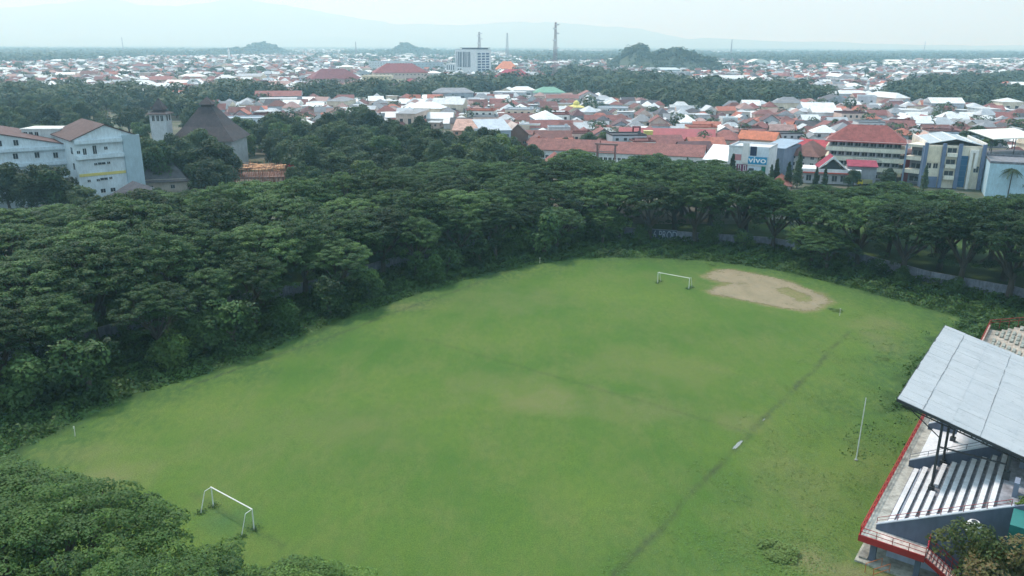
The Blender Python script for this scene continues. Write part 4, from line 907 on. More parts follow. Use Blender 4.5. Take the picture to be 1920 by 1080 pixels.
def phone_shop():
    P, rz, w = site(1362, 340, 1437, 346); e = empty('phone_shop', (P[0], P[1], 0), rz); tag(e, 'white shop building with a blue sign board and purple window panels', 'shop')
    for q in (.0, .5, 1): keep((P[0] + w * q, P[1] + 8), 10)
    h = HZ(276, P); MB().box(0, w, 0, 16, 0, h).build('wall', MT['plaster'], e, WHT); roof_mb('flat', 0, w, 0, 16, h, 0).build('roof', MT['plaster'], e, S(205, 208, 212))
    X = lambda px: (px - 1368) / (1434 - 1368) * w * .93 + .4
    Z = lambda py: HZ(py, P)
    def panel(nm, a, b_, t, u_, col, pr=.12, mat='paint'): return MB().box(X(a), X(b_), -pr, -.003, Z(u_), Z(t)).build(nm, MT[mat], e, col)
    panel('pink_panel', 1375, 1389, 288, 299, S(196, 134, 138)); panel('pillar', 1391, 1402, 266, 303, S(232, 228, 226), .5); panel('dark_window', 1404, 1415, 272, 289, S(40, 50, 80)); panel('white_board', 1416, 1436, 274, 290, S(215, 225, 235), .3)
    sg = panel('sign_board', 1402, 1434, 291, 304, S(48, 150, 196), .6)
    cu = bpy.data.curves.new('lettering', 'FONT'); cu.body = 'vivo'; cu.size = 3.1; cu.extrude = .03; cu.align_x = 'CENTER'; cu.offset = .05; cu.materials.append(MT['paint'])
    t = link('lettering', cu, e, (.9, .92, .95)); t.location = ((X(1402) + X(1434)) / 2, -.66, Z(301)); t.rotation_euler = (R_(90), 0, 0); t.scale = (1.3, 1, 1)
    panel('white_strip', 1402, 1434, 304.3, 306.5, S(230, 232, 236), .4)
    panel('purple_panel', 1382, 1401, 306, 320, S(128, 66, 98))
    for a in (1385, 1394): panel('window_surround', a, a + 5, 307, 318, S(215, 205, 212), .2); panel('window', a + 1.4, a + 3.6, 308, 317, S(110, 60, 85), .26)
    panel('poster', 1403, 1425, 309, 319, S(205, 218, 232), .25); panel('poster_shoe', 1404, 1413, 312, 317, S(70, 80, 90), .3); panel('green_door_board', 1426, 1433, 308, 324, S(30, 120, 100), .3)
    panel('canopy', 1400, 1434, 322, 327, S(222, 226, 232), 1.4); panel('shop_front', 1403, 1432, 329, 338, S(40, 46, 60), .05)
    b, ww, hh = big('white_shed_hall', 'long white metal roofed hall left of the shop with the blue sign', 'hall', 1318, 330, 1385, 336, 298, 24, 'gable', 4.5, WHT, S(232, 235, 238), 1, 4, 'metal', ridge='x')
    big('grey_shed_hall', 'grey blue metal walled hall right of the shop with the blue sign', 'hall', 1426, 330, 1465, 334, 276, 20, 'shed', 1.5, S(130, 145, 165), S(150, 168, 186), 0, 0, 'metal')
phone_shop()
def office():
    P, rz, w = site(1724, 350, 1838, 356); rz += .03; e = empty('blue_framed_office', (P[0], P[1], 0), rz); tag(e, 'cream office block with slate blue pilasters and tall blue glass bay', 'office')
    for q in (-.1, .3, .8): keep((P[0] + w * q, P[1] + 14), 15)
    h = HZ(272, P); d = 30; BLU = S(112, 128, 156); CR = S(222, 214, 196)
    MB().box(0, w, 0, d, 0, h).build('wall', MT['plaster'], e, CR)
    roof_mb('gable', .9, w - .9, 1.2, d - .5, h + .25, 2.0, .1, .2, 'y').build('roof', MT['metal'], e, S(170, 180, 186))
    for x in (.0, w - .5): MB().box(x, x + .5, 0, d, h, h + 1.3).build('parapet', MT['plaster'], e, S(225, 222, 215))
    for x in (w * .5 - .3, w * .25, w * .75): MB().box(x, x + .5, 1.3, d - 2, h + (2.34 if abs(x - w * .5) < 1 else 1.4), h + (2.55 if abs(x - w * .5) < 1 else 1.62)).build('skylight_strip', MT['paint'], e, S(225, 232, 236))
    for x in (-.3, w * .285, w * .545, w * .93): MB().box(x, x + w * .06, -.8, -.003, 0, h + .9).build('pilaster', MT['plaster'], e, BLU)
    MB().box(w * .61, w * .72, -.5, -.004, .6, h * .78).build('glass_bay', MT['bayglass'], e)
    for k in range(6): MB().box(w * .608, w * .722, -.56, -.503, .6 + k * h * .13, .72 + k * h * .13).build('mullion', MT['paint'], e, S(90, 110, 140))
    for x, z0, z1 in ((w * .735, 0, h * .86), (w * .82, h * .5, h * .86)): MB().box(x, x + w * .05, -1.0, -.006, z0, z1).build('white_fin', MT['plaster'], e, S(235, 232, 226))
    MB().box(w * .735, w * .87, -1.0, -.007, h * .862, h * .93).build('fin_lintel', MT['plaster'], e, S(235, 232, 226))
    for f in range(3):
        z = h * (.12 + .27 * f); MB().box(w * .36, w * .53, -1.6, -.01, z - .1 + h * .1, z + h * .18).build('balcony', MT['plaster'], e, S(230, 224, 210)); window(e, w * .445, 0, z + h * .1 + 1.1, 3.0, h * .12)
    for x in (.1, .21): window(e, w * x, 0, h * .46, 1.5, 1.8)
    window(e, w * .88, 0, h * .4, 1.6, 2.2)
    MB().box(.2, w * .27, -.25, -.008, h * .60, h * .97).build('cream_panel', MT['plaster'], e, S(226, 214, 190)); MB().box(.2, w * .27, -.3, -.009, 0, h * .26).build('blue_base', MT['plaster'], e, BLU)
    # carpark wing
    P, rz, w = site(1690, 345, 1722, 349); b = empty('open_balcony_wing', (P[0], P[1], 0), rz); tag(b, 'open sided wing with stacked cream balconies left of the blue framed office', 'building')
    h = HZ(272, P); MB().box(.8, w - .8, 3, 24, 0, h).build('wall', MT['plaster'], b, S(120, 122, 132))
    for f in range(1, 4): MB().box(0, w, 0, 24, f * h / 3 - .4, f * h / 3 + (1.0 if f < 3 else .5)).build('balcony', MT['plaster'], b, S(226, 220, 205))
    for x in (-.2, w - .4): MB().box(x, x + .6, -.3, -.003, 0, h + .5).build('pilaster', MT['plaster'], b, S(130, 146, 170))
    for f in range(3): window(b, w / 2, 3, f * h / 3 + 1.2, 3.4, 1.8)
m_, nt_, b_ = newmat('blue_glass'); b_.inputs['Base Color'].default_value = (.02, .10, .20, 1); b_.inputs['Roughness'].default_value = .12; MT['bayglass'] = m_
office()
# right edge
big('light_blue_hall', 'light blue walled hall at the right edge behind the palm', 'hall', 1846, 368, 1960, 376, 306, 22, 'flat', 0, S(178, 208, 222), S(120, 122, 130), 0, 0)
P, rz, w = site(1852, 322, 1950, 318); e = empty('canopy_shelter', (P[0], P[1], 0), rz + .1); tag(e, 'big bright white sloping canopy roof on posts at the right edge', 'canopy'); keep((P[0] + 10, P[1] + 8), 12)
zc = HZ(262, P); MB().prism([(0, zc), (13, zc + 2.5), (13, zc + 2.8), (0, zc + .3)][::-1], 'x', 0, w).build('roof', MT['metal'], e, S(235, 235, 225))
for x in (.5, w * .5, w - .5):
    for y in (.5, 12): MB().tube((x, y, 0), (x, y, zc + y * .19), .2).build('post', MT['steel'], e)
MB().box(0, w, 2, 12, 0, 7).build('lower_wall', MT['conc'], e, S(110, 112, 120))
B = [  # xl, yl, xr, yr, eave row, depth, roof, rise, wall, roof colour, floors, cols, material, ridge, name, label
 (990, 303, 1118, 308, 279, 13, 'gable', 4.0, WHT, S(138, 94, 90), 1, 16, 'tile', 'x', 'school_wing', 'long low white school wing with brown tiled roof behind the back trees, left part'),
 (1122, 308, 1316, 318, 285, 13, 'gable', 4.0, WHT, S(142, 96, 92), 1, 22, 'tile', 'x', 'school_wing', 'long low white school wing with brown tiled roof and slatted fence, right part'),
 (1160, 277, 1338, 282, 257, 13, 'gable', 4.2, S(215, 210, 215), S(165, 86, 92), 1, 20, 'metal', 'x', 'red_roofed_school', 'long classroom block with pinkish red roof behind the brown roofed wing'),
 (850, 268, 930, 270, 244, 19, 'gable', 5.0, S(205, 160, 145), S(196, 160, 148), 2, 6, 'tile', 'x', 'tan_roofed_hall', 'hall with large plain tan pink roof above the park trees'),
 (903, 283, 958, 281, 246, 15, 'shed', 4.2, S(165, 178, 192), S(180, 190, 200), 2, 4, 'metal', 'x', 'grey_block', 'grey walled block with slanted roof line beside the tan roofed hall'),
 (950, 280, 990, 279, 252, 15, 'gable', 5.0, S(120, 96, 88), S(195, 180, 175), 1, 3, 'tile', 'y', 'brown_gable_house', 'house with brown gable wall and pale roof right of the grey block'),
 (1382, 282, 1450, 287, 259, 11, 'gable', 3.4, S(210, 190, 175), S(190, 116, 90), 1, 5, 'tile', 'x', 'orange_roofed_house', 'long house with bright orange tiled roof above the blue sign shop'),
 (1325, 280, 1380, 284, 258, 12, 'hip', 3.8, S(190, 178, 170), S(146, 96, 92), 1, 4, 'tile', 'x', 'red_roofed_house', 'wide house with dusty red roof left of the bright orange roof'),
 (1348, 303, 1383, 306, 283, 11, 'gable', 3.6, WHT, S(150, 98, 90), 1, 3, 'tile', 'y', 'gable_house', 'white house whose gable faces the camera above the white metal hall'),
 (1495, 298, 1545, 302, 276, 12, 'gable', 3.2, WHT, S(172, 70, 80), 1, 4, 'tile', 'x', 'crimson_roofed_house', 'house with crimson roof left of the four storey school'),
 (1782, 290, 1840, 292, 256, 13, 'flat', 0, S(160, 178, 192), S(150, 165, 178), 2, 0, 'plaster', 'x', 'blank_blue_block', 'blank pale blue walled block behind the blue framed office'),
 (1722, 287, 1748, 288, 262, 12, 'gable', 3.2, CRM, S(190, 160, 150), 2, 2, 'tile', 'y', 'arched_house', 'cream gabled house with dark arch behind the blue framed office'),
 (1000, 191, 1060, 191, 173, 20, 'hip', 4.5, WHT, S(110, 160, 140), 1, 6, 'metal', 'x', 'green_roofed_hall', 'hall with a dull green metal roof in the middle of town'),
 (1085, 200, 1122, 200, 180, 16, 'gable', 4.0, S(200, 200, 205), S(150, 110, 108), 2, 4, 'tile', 'y', 'white_gabled_house', 'tall white gabled house beside the slim white minaret'),
 (1120, 218, 1182, 219, 203, 15, 'flat', 0, S(205, 212, 220), S(190, 196, 204), 2, 8, 'plaster', 'x', 'long_white_house', 'long flat roofed white house in the middle of town'),
 (1000, 222, 1040, 222, 207, 12, 'flat', 0, S(170, 176, 182), S(170, 176, 182), 2, 4, 'plaster', 'x', 'grey_flat_house', 'grey flat roofed house left of the yellow domed mosque'),
 (586, 166, 680, 164, 148, 34, 'hip', 11, S(196, 178, 180), S(126, 78, 84), 2, 10, 'tile', 'x', 'maroon_roofed_hall', 'large hall with maroon hipped roof left of the cream building'),
 (680, 168, 735, 168, 143, 28, 'flat', 0, S(228, 214, 180), S(210, 200, 180), 4, 8, 'plaster', 'x', 'cream_block', 'cream four storey block in front of the long maroon roof'),
 (704, 160, 803, 159, 136, 36, 'hip', 11, S(214, 196, 186), S(138, 80, 84), 3, 14, 'tile', 'x', 'maroon_roofed_school', 'broad building with long maroon roof right of the cream block'),
 (733, 168, 760, 168, 148, 20, 'flat', 0, S(225, 212, 185), S(200, 190, 180), 3, 4, 'plaster', 'x', 'low_cream_block', 'lower cream block at the foot of the long maroon roof'),
 (757, 170, 782, 170, 154, 16, 'hip', 4, S(205, 180, 170), S(150, 80, 84), 1, 3, 'tile', 'x', 'small_maroon_house', 'small maroon roofed annex right of the cream blocks'),
 (692, 134, 775, 134, 116, 30, 'flat', 0, S(215, 222, 226), S(200, 208, 214), 4, 16, 'plaster', 'x', 'long_white_block', 'long white multi storey block behind the maroon roofs'),
 (775, 134, 832, 134, 118, 30, 'flat', 0, S(180, 190, 198), S(160, 172, 180), 3, 8, 'plaster', 'x', 'long_grey_block', 'long grey block between the white block and the hotel tower'),
 (918, 163, 997, 164, 149, 34, 'hip', 12, S(220, 206, 190), S(168, 78, 92), 2, 12, 'tile', 'x', 'red_roofed_hall', 'broad hall with raspberry red hipped roof right of the hotel tower'),
 (931, 138, 972, 138, 129, 26, 'hip', 13, S(225, 200, 150), S(230, 140, 100), 1, 5, 'tile', 'x', 'bright_orange_hall', 'hall with glowing orange roof right of the hotel tower'),
 (1405, 126, 1444, 126, 118, 30, 'barrel', 9, S(215, 222, 222), S(225, 232, 226), 1, 0, 'metal', 'x', 'domed_hall', 'white hall with low rounded roof far off at the right'),
 (1236, 160, 1256, 160, 151, 14, 'flat', 0, S(225, 226, 224), S(225, 222, 205), 2, 3, 'plaster', 'x', 'small_white_block', 'small white block with cream top amid the far trees'),
 (1660, 128, 1692, 128, 122, 26, 'gable', 6, S(210, 216, 218), S(232, 232, 222), 1, 4, 'metal', 'x', 'white_warehouse', 'nearer of two bright white warehouse roofs at the far right'),
 (1662, 121, 1690, 121, 116, 30, 'gable', 6, S(210, 216, 218), S(235, 235, 226), 1, 4, 'metal', 'x', 'white_warehouse', 'farther of two bright white warehouse roofs at the far right'),
 (1722, 193, 1772, 195, 178, 13, 'shed', 2, S(195, 208, 214), S(196, 206, 206), 1, 8, 'metal', 'x', 'long_shed', 'long pale shed at the edge of the wood on the right'),
 (1605, 212, 1640, 213, 181, 15, 'flat', 0, S(190, 190, 196), S(200, 205, 210), 2, 2, 'plaster', 'x', 'red_framed_block', 'grey block with red framed walls below the right hand minaret'),
 (1240, 142, 1275, 142, 131, 30, 'shed', 3, S(190, 205, 212), S(185, 198, 206), 1, 6, 'metal', 'x', 'grey_shed', 'low grey shed in front of the wooded hill'),
 (60, 152, 96, 152, 145, 16, 'gable', 4, S(200, 200, 198), S(150, 165, 160), 1, 4, 'metal', 'x', 'grey_shed', 'low greenish grey shed among the far left houses'),
 (334, 100, 368, 100, 94, 50, 'flat', 0, S(215, 225, 228), S(215, 225, 228), 2, 0, 'plaster', 'x', 'far_white_block', 'pale long block on the far left horizon'),
 (413, 255, 492, 254, 224, 14, 'flat', 0, S(214, 222, 230), S(190, 198, 206), 3, 9, 'plaster', 'x', 'white_clinic', 'white flat roofed building right of the dark tent roof'),
 (1020, 318, 1052, 319, 300, 10, 'hip', 3, WHT, S(150, 96, 90), 1, 3, 'tile', 'x', 'small_brown_house', 'small brown roofed house peeping over the back trees'),
 (1445, 352, 1482, 354, 344, 8, 'hip', 3.4, S(200, 190, 184), S(150, 98, 90), 1, 2, 'tile', 'x', 'guard_house', 'small brown hipped roof just above the right tree row'),
]
for (xl, yl, xr, yr, yt, dp, kd, rs, wc, rc, fl, co, rm, rg, nm, lb) in B:
    big(nm, lb, 'building' if dp > 16 else 'house', xl, yl, xr, yr, yt, dp, kd, rs, wc, rc, fl, co, rm, ridge=rg, side=2 if fl else 0)
# slatted fence and portal before the school wing
P, rz, w = site(1145, 316, 1232, 321); e = empty('slatted_fence', (P[0], P[1] - 3, 0), rz); tag(e, 'white fence of upright slats before the brown roofed school wing', 'fence'); m = MB()
for k in range(int(w / 1.1)): m.box(k * 1.1, k * 1.1 + .5, 0, .15, 0, 4.2)
m.build('slat', MT['paint'], e, WHT)
MB().box(0, w, .18, .3, 1.0, 1.2).box(0, w, .18, .3, 3.4, 3.6).build('rail', MT['paint'], e, WHT)
P, rz, w = site(1116, 311, 1152, 313); e = empty('school_portal', (P[0], P[1] - 2.5, 0), rz); tag(e, 'brown framed gate portal standing before the long brown roofed wing', 'gate')
zt = HZ(270, P)
for x in (0, w - .7): MB().box(x, x + .7, 0, .7, 0, zt).build('post', MT['paint'], e, S(130, 100, 98))
MB().box(-.8, w + .8, -.1, .8, zt, zt + .7).build('lintel', MT['paint'], e, S(140, 110, 108)); MB().box(.7, w - .7, .1, .5, zt - 3, zt - 2.6).build('crossbar', MT['paint'], e, S(150, 130, 128))
P = G(1206, 283); zt = HZ(246, P); e = empty('yellow_tower', (P[0], P[1] - 1, 0), 0); tag(e, 'small yellow square tower in front of the long red roof', 'tower'); MB().box(0, 4.2, 0, 3, 0, zt).build('wall', MT['plaster'], e, S(214, 208, 120)); MB().box(-.2, 4.4, -.2, 3.2, zt, zt + .3).build('coping', MT['plaster'], e, S(225, 220, 160))
P = G(1184, 283); zt = HZ(239, P); e = empty('maroon_portal', (P[0], P[1] - 1, 0), 0); tag(e, 'dark maroon square portal frame beside the small yellow tower', 'portal')
for x in (0, 3.4): MB().box(x, x + .6, 0, 2, 0, zt).build('post', MT['plaster'], e, S(110, 44, 54))
MB().box(0, 4.0, 0, 2, zt, zt + .6).build('lintel', MT['plaster'], e, S(120, 50, 60))

def hotel():
    P, rz, w = site(854, 142, 898, 143.5); rz -= .12; e = empty('hotel_tower', (P[0], P[1], 0), rz); tag(e, 'tall white block tower with vertical dark window strips on the skyline', 'hotel'); keep((P[0] + w / 2, P[1] + 18), 42)
    h = HZ(93, P); d = 34; MB().box(0, w, 0, d, 0, h).build('wall', MT['plaster'], e, S(226, 228, 232)); roof_mb('flat', 0, w, 0, d, h, 0).build('roof', MT['plaster'], e, S(200, 205, 210))
    MB().box(w * .25, w * .95, 4, d - 4, h + .12, h + 2.4).build('penthouse', MT['plaster'], e, S(110, 118, 130)); MB().box(w * .2, w, 2, d - 2, h + 2.4, h + 3.2).build('penthouse_roof', MT['plaster'], e, S(70, 78, 90))
    for k in range(9): x = w * (.08 + k * .075); MB().box(x, x + w * (.045 if k % 3 else .025), -.3, -.003, h * .34, h * .92).build('window_strip', MT['paint'], e, S(80, 92, 110))
    for k in range(2): MB().box(w * (.12 + k * .1), w * (.18 + k * .12), -.3, -.003, h * .2, h * .28).build('window', MT['glass'], e)
    for f in range(7):
        for k in range(3): MB().box(w + .003, w + .3, d * (.1 + k * .28), d * (.3 + k * .28), h * (.22 + f * .1), h * (.28 + f * .1)).build('side_window', MT['paint'], e, S(70, 84, 120))
    MB().box(w * .0 - 26, -.3, 2, 26, 0, h * .47).build('low_wing', MT['plaster'], e, S(222, 226, 230))
    for k in range(4): MB().box(-24 + k * 5.5, -22 + k * 5.5, 1.7, 1.997, h * .22, h * .4).build('wing_window', MT['paint'], e, S(80, 92, 110))
hotel()
def mast(px, pyb, pyt, hw, lb, tag_='lattice mast', seg=22, arms=True, th=.35):
    P = G(px, pyb); h = HZ(pyt, P); e = empty('lattice_mast', (P[0], P[1], 0), .5); tag(e, lb, tag_); m = MB(); keep(P, 8)
    for i in range(seg):
        z0, z1 = h * i / seg, h * (i + 1) / seg; r0, r1 = hw * (1 - .75 * i / seg), hw * (1 - .75 * (i + 1) / seg); c = ((-1, -1), (1, -1), (1, 1), (-1, 1))
        for k in range(4):
            a, b_ = c[k], c[(k + 1) % 4]; m.beam((a[0] * r0, a[1] * r0, z0), (a[0] * r1, a[1] * r1, z1), th); m.beam((a[0] * r0, a[1] * r0, z0), (b_[0] * r1, b_[1] * r1, z1), th * .6); m.beam((a[0] * r1, a[1] * r1, z1), (b_[0] * r1, b_[1] * r1, z1), th * .6)
    m.build('lattice', MT['paint'], e, S(150, 130, 138))
    if arms:
        for i, f in enumerate((.55, .68, .8, .88, .95)): MB().lathe([(0, 0), (hw * .9, .2), (hw * .9, 2.0), (0, 2.2)], n=8).build('antenna', MT['paint'], e, S(215, 216, 220)).location = (hw * .7 * (-1) ** i, -hw * .4, h * f)
mast(1040, 150, 42, 3.2, 'tallest red and white lattice mast on the skyline right of centre', th=.42, seg=26)
mast(899, 128, 60, 4, 'lattice mast rising behind the hotel tower', th=.55)
mast(951, 112, 62, 5, 'thin lattice mast on the skyline right of the hotel tower', th=.6, arms=False)
for px, yb, yt, lb in ((668, 104, 78, 'short thin mast on the skyline left of the middle mound'), (1370, 108, 74, 'thin mast on the skyline above the far right town'), (1732, 100, 78, 'thin mast on the skyline at the far right'), (232, 100, 70, 'thin mast on the far left skyline')): mast(px, yb, yt, 2.5, lb, th=.8, arms=False, seg=12)
def minaret(px, pyb, pyt, r, lb, col=(.75, .76, .78)):
    P = G(px, pyb); h = HZ(pyt, P); e = empty('minaret', (P[0], P[1], 0)); tag(e, lb, 'minaret'); keep(P, 6)
    MB().lathe([(r, 0), (r * .8, h * .75), (r * 1.3, h * .76), (r * 1.3, h * .79), (r * .65, h * .8), (r * .6, h * .9)], n=12).build('shaft', MT['plaster'], e, col)
    MB().lathe([(r * .7, h * .9), (r * .8, h * .93), (r * .5, h * .97), (.02, h)], n=12).build('cap', MT['paint'], e, S(190, 200, 205))
minaret(431, 121, 88, 3.0, 'white minaret standing above the far left town', (.85, .85, .86)); minaret(1624, 187, 149, 1.7, 'white minaret on the right above the town trees'); minaret(1103, 212, 179, 1.6, 'slim white minaret in the middle of town')
def mosque():
    P = G(1081, 222); zt = HZ(190, P); e = empty('yellow_domed_mosque', (P[0], P[1], 0)); tag(e, 'small mosque with yellow tiered roofs in the middle of town', 'mosque'); keep((P[0], P[1] + 5), 9)
    MB().box(-5, 5, 0, 10, 0, zt - 4).build('wall', MT['plaster'], e, WHT); roof_mb('hip', -5, 5, 0, 10, zt - 4, 2, .8, .2).build('roof', MT['tile'], e, S(222, 210, 130)); MB().lathe([(2.2, zt - 3), (2.4, zt - 1.6), (1.6, zt - .4), (.02, zt + .6)], 0, 5, 12).build('dome', MT['paint'], e, S(215, 205, 120))
    for x in (-3, 0, 3): window(e, x, 0, 1.5, 1.4, 2.4)
mosque()
# two red fairground-like roofs in the park
for px, py, lb in ((551, 334, 'left one of two small red parasol roofs among the park trees'), (616, 338, 'right one of two small red parasol roofs among the park trees')):
    P = G(px, py); zt = HZ(py - 24, P); e = empty('red_parasol', (P[0], P[1], 0)); tag(e, lb, 'kiosk'); keep(P, 5)
    MB().tube((0, 0, 0), (0, 0, zt), .18).build('pole', MT['paint'], e, (.5, .5, .5)); MB().lathe([(2.0, zt), (2.1, zt + .9), (.6, zt + 1.5), (.02, zt + 1.9)], n=12).lathe([(0.02, zt - 1.6), (2.0, zt)], n=12).build('canopy', MT['paint'], e, S(200, 40, 70))
P, rz, w = site(1608, 348, 1620, 348); e = empty('parked_truck', (P[0], P[1], 0), rz); tag(e, 'small yellow truck parked before the school block', 'truck'); keep(P, 3)
MB().prism([(0, .5), (1.9, .5), (1.9, 1.5), (1.5, 2.2), (.2, 2.2), (0, 1.6)], 'y', 0, 1.9).build('cab', MT['paint'], e, S(205, 190, 60)); MB().box(1.95, 5.5, -.05, 1.95, .7, 2.1).build('cargo_box', MT['paint'], e, S(150, 150, 110)); MB().box(.3, 1.5, -.03, -.003, 1.5, 2.05).build('window', MT['glass'], e)
for x in (.9, 4.4):
    for y in (-.02, 1.7): MB().tube((x, y, .42), (x, y + .22, .42), .42, n=12).build('wheel', MT['steel'], e)

# trees that stand out between the buildings
CONE = [cone_meshes(70 + k, 1.4, 11, .5) for k in range(2)]; PALM = palm_meshes(80, 9, 3.2)
for i, (px, py, s, lb) in enumerate(((1371, 345, 1.25, 'dark conical tree in front of the blue sign shop'), (1444, 350, .9, 'conical tree right of the blue sign shop'), (1453, 348, 1.1, 'taller conical tree between the shop and the white house'), (1476, 352, 1.05, 'narrow conical tree before the white house, left one'), (1494, 352, 1.45, 'tallest conical tree before the white house'), (1528, 352, .85, 'thin conical tree before the gabled entrance, left one'), (1545, 353, .85, 'thin conical tree before the gabled entrance, right one'), (1731, 357, 1.0, 'conical tree at the foot of the blue framed office'), (1223, 309, .65, 'small conical tree before the slatted fence'), (1288, 318, .6, 'tiny conical tree at the right end of the brown roofed wing'))):
    tree('conical_tree', lb, 'tree', None, CONE[i % 2], G(px, py), i, s * 1.0, s * .85)
P = G(1889, 372); tree('palm_tree', 'tall palm tree before the light blue hall at the right', 'palm', None, PALM, P, .4, 1.15, 1.1, ('fronds', 'trunk'))
for i, (px, py, s) in enumerate(((655, 348, .7), (668, 350, .75), (690, 350, .6), (640, 350, .55), (1918, 372, .6))): tree('palm_tree', f"{('first', 'second', 'fourth', 'leftmost', 'small right edge')[i]} palm {'in the park group' if i < 4 else 'below the hall'} beyond the left tree ring" if i < 4 else 'low palm crown at the right edge under the tall palm', 'palm', None, PALM, G(px, py), i * 1.3, s, s, ('fronds', 'trunk'))
# ------------------------------------------------------------------ town and woods: what covers which ground (outlines on the ground seen at these picture spots)
WOODS = [
 [(-300, 182), (150, 180), (262, 190), (335, 205), (400, 222), (300, 300), (-60, 345), (-300, 345)],
 [(330, 222), (345, 198), (420, 176), (560, 190), (690, 180), (820, 176), (900, 176), (1000, 182), (1000, 188), (700, 197), (560, 200), (400, 208), (360, 225)],
 [(800, 160), (900, 160), (1010, 150), (1060, 142), (1140, 146), (1230, 158), (1340, 170), (1490, 178), (1560, 186), (1560, 202), (1480, 202), (1330, 218), (1230, 208), (1060, 188), (900, 180), (800, 172)],
 [(1640, 190), (1700, 170), (1800, 158), (1950, 150), (2200, 150), (2200, 215), (1900, 215), (1790, 212), (1700, 204), (1650, 200)],
 [(-300, 90), (120, 92), (400, 95), (560, 100), (470, 106), (260, 108), (190, 113), (60, 120), (-300, 118)],
 [(1330, 104), (1500, 99), (1930, 99), (2200, 110), (1930, 112), (1700, 116), (1560, 126), (1440, 120), (1330, 112)],
 [(1150, 97), (1330, 99), (1340, 136), (1150, 128)],
 [(640, 97), (860, 97), (860, 104), (640, 104)],
 [(940, 99), (1150, 100), (1150, 116), (1000, 118)],
]
PARK = [(380, 300), (420, 282), (450, 272), (520, 263), (620, 256), (700, 262), (800, 278), (850, 290), (900, 300), (970, 318), (900, 360), (600, 372), (430, 372), (330, 372), (300, 350), (380, 320)]
CLEAR = [[(1382, 172), (1436, 172), (1440, 163), (1386, 163)]]
def inwood(px, py): return any(inpoly([px], [py], w)[0] for w in WOODS)
OUTER = []                                     # houses stay beyond the tree ring and the street
def town_ok(px, py): return py < np.interp(px, [-100, 380, 470, 850, 960, 1000, 1330, 1480, 1700, 1920, 2100], [175, 225, 262, 240, 268, 290, 300, 318, 300, 318, 318])

ROOFC = [(S(134, 90, 88), 'rust red'), (S(120, 84, 82), 'brown'), (S(172, 110, 96), 'orange'), (S(102, 76, 80), 'dark maroon'), (S(132, 136, 142), 'grey'), (S(180, 186, 192), 'pale zinc'), (S(160, 132, 128), 'faded pink'), (S(84, 84, 90), 'charcoal'), (S(222, 226, 228), 'white')]
WALLC = [S(222, 222, 218), S(205, 208, 210), S(222, 210, 190), S(186, 192, 198), S(215, 190, 178), S(170, 178, 186)]
def house_protos():
    ps = []
    for i, (w, d, h, kd, rs, rg) in enumerate(((13, 10, 4.0, 'hip', 3.4, 'x'), (11, 12, 4.2, 'gable', 3.6, 'y'), (15, 10, 3.8, 'gable', 3.0, 'x'), (12, 11, 7.2, 'hip', 3.2, 'x'), (10, 12, 7.0, 'gable', 3.0, 'y'), (12, 10, 7.6, 'flat', 0, 'x'), (17, 12, 4.6, 'hip', 4.0, 'x'), (9, 10, 4.0, 'gable', 3.2, 'x'), (14, 9, 4.2, 'shed', 1.6, 'x'), (19, 13, 5.2, 'gable', 3.4, 'x'), (18, 14, 10.5, 'flat', 0, 'x'), (24, 12, 6.0, 'gable', 3.2, 'x'))):
        wm = wall_mb(kd, -w / 2, w / 2, -d / 2, d / 2, h, rs, rg)
        if i in (0, 6): wm.box(-w / 2 + 1, 0, -d / 2 - 2.4, -d / 2 - .004, 0, h - .8)
        rm = roof_mb(kd, -w / 2, w / 2, -d / 2, d / 2, h, rs, .7 if kd != 'flat' else 0, .2, rg)
        if i in (0, 6): rm.prism([(-w / 2 + .6, h - .8), (.4, h - .8), ((-w / 2 + 1) / 2, h + 1.0)][::-1], 'y', -d / 2 - 2.8, -d / 2 + 1)
        if i in (3, 5, 10): rm.lathe([(0, h + .1), (.8, h + .1), (.8, h + 1.9), (0, h + 2)], w / 2 - 2, 0, 10)
        nm = ['hip', 'gable', 'gable', 'hip', 'gable', 'flat', 'hip', 'gable', 'lean-to', 'gable', 'flat', 'gable'][i]
        wins = []
        for f in range(1 if h < 6.2 else 2 if h < 9 else 3):
            for x in ((-.28, .28) if w < 17.5 else (-.36, -.12, .12, .36)): wins.append((w * x, -d / 2 - (2.404 if i in (0, 6) and x < 0 else 0), f * 3.4 + 1.1))
        ps.append(dict(w=w, d=d, kd=nm, wall=wm.mesh('house_wall', MT['plaster']), roof=rm.mesh('house_roof', MT['conc'] if kd == 'flat' else MT['tile']), roofm=None, wins=wins, h=h, two=h > 6, y=-d / 2))
        m2 = ps[-1]['roof'].copy(); m2.materials[0] = MT['metal']; ps[-1]['roofm'] = m2
    return ps
PROTO = house_protos()
_wk = None
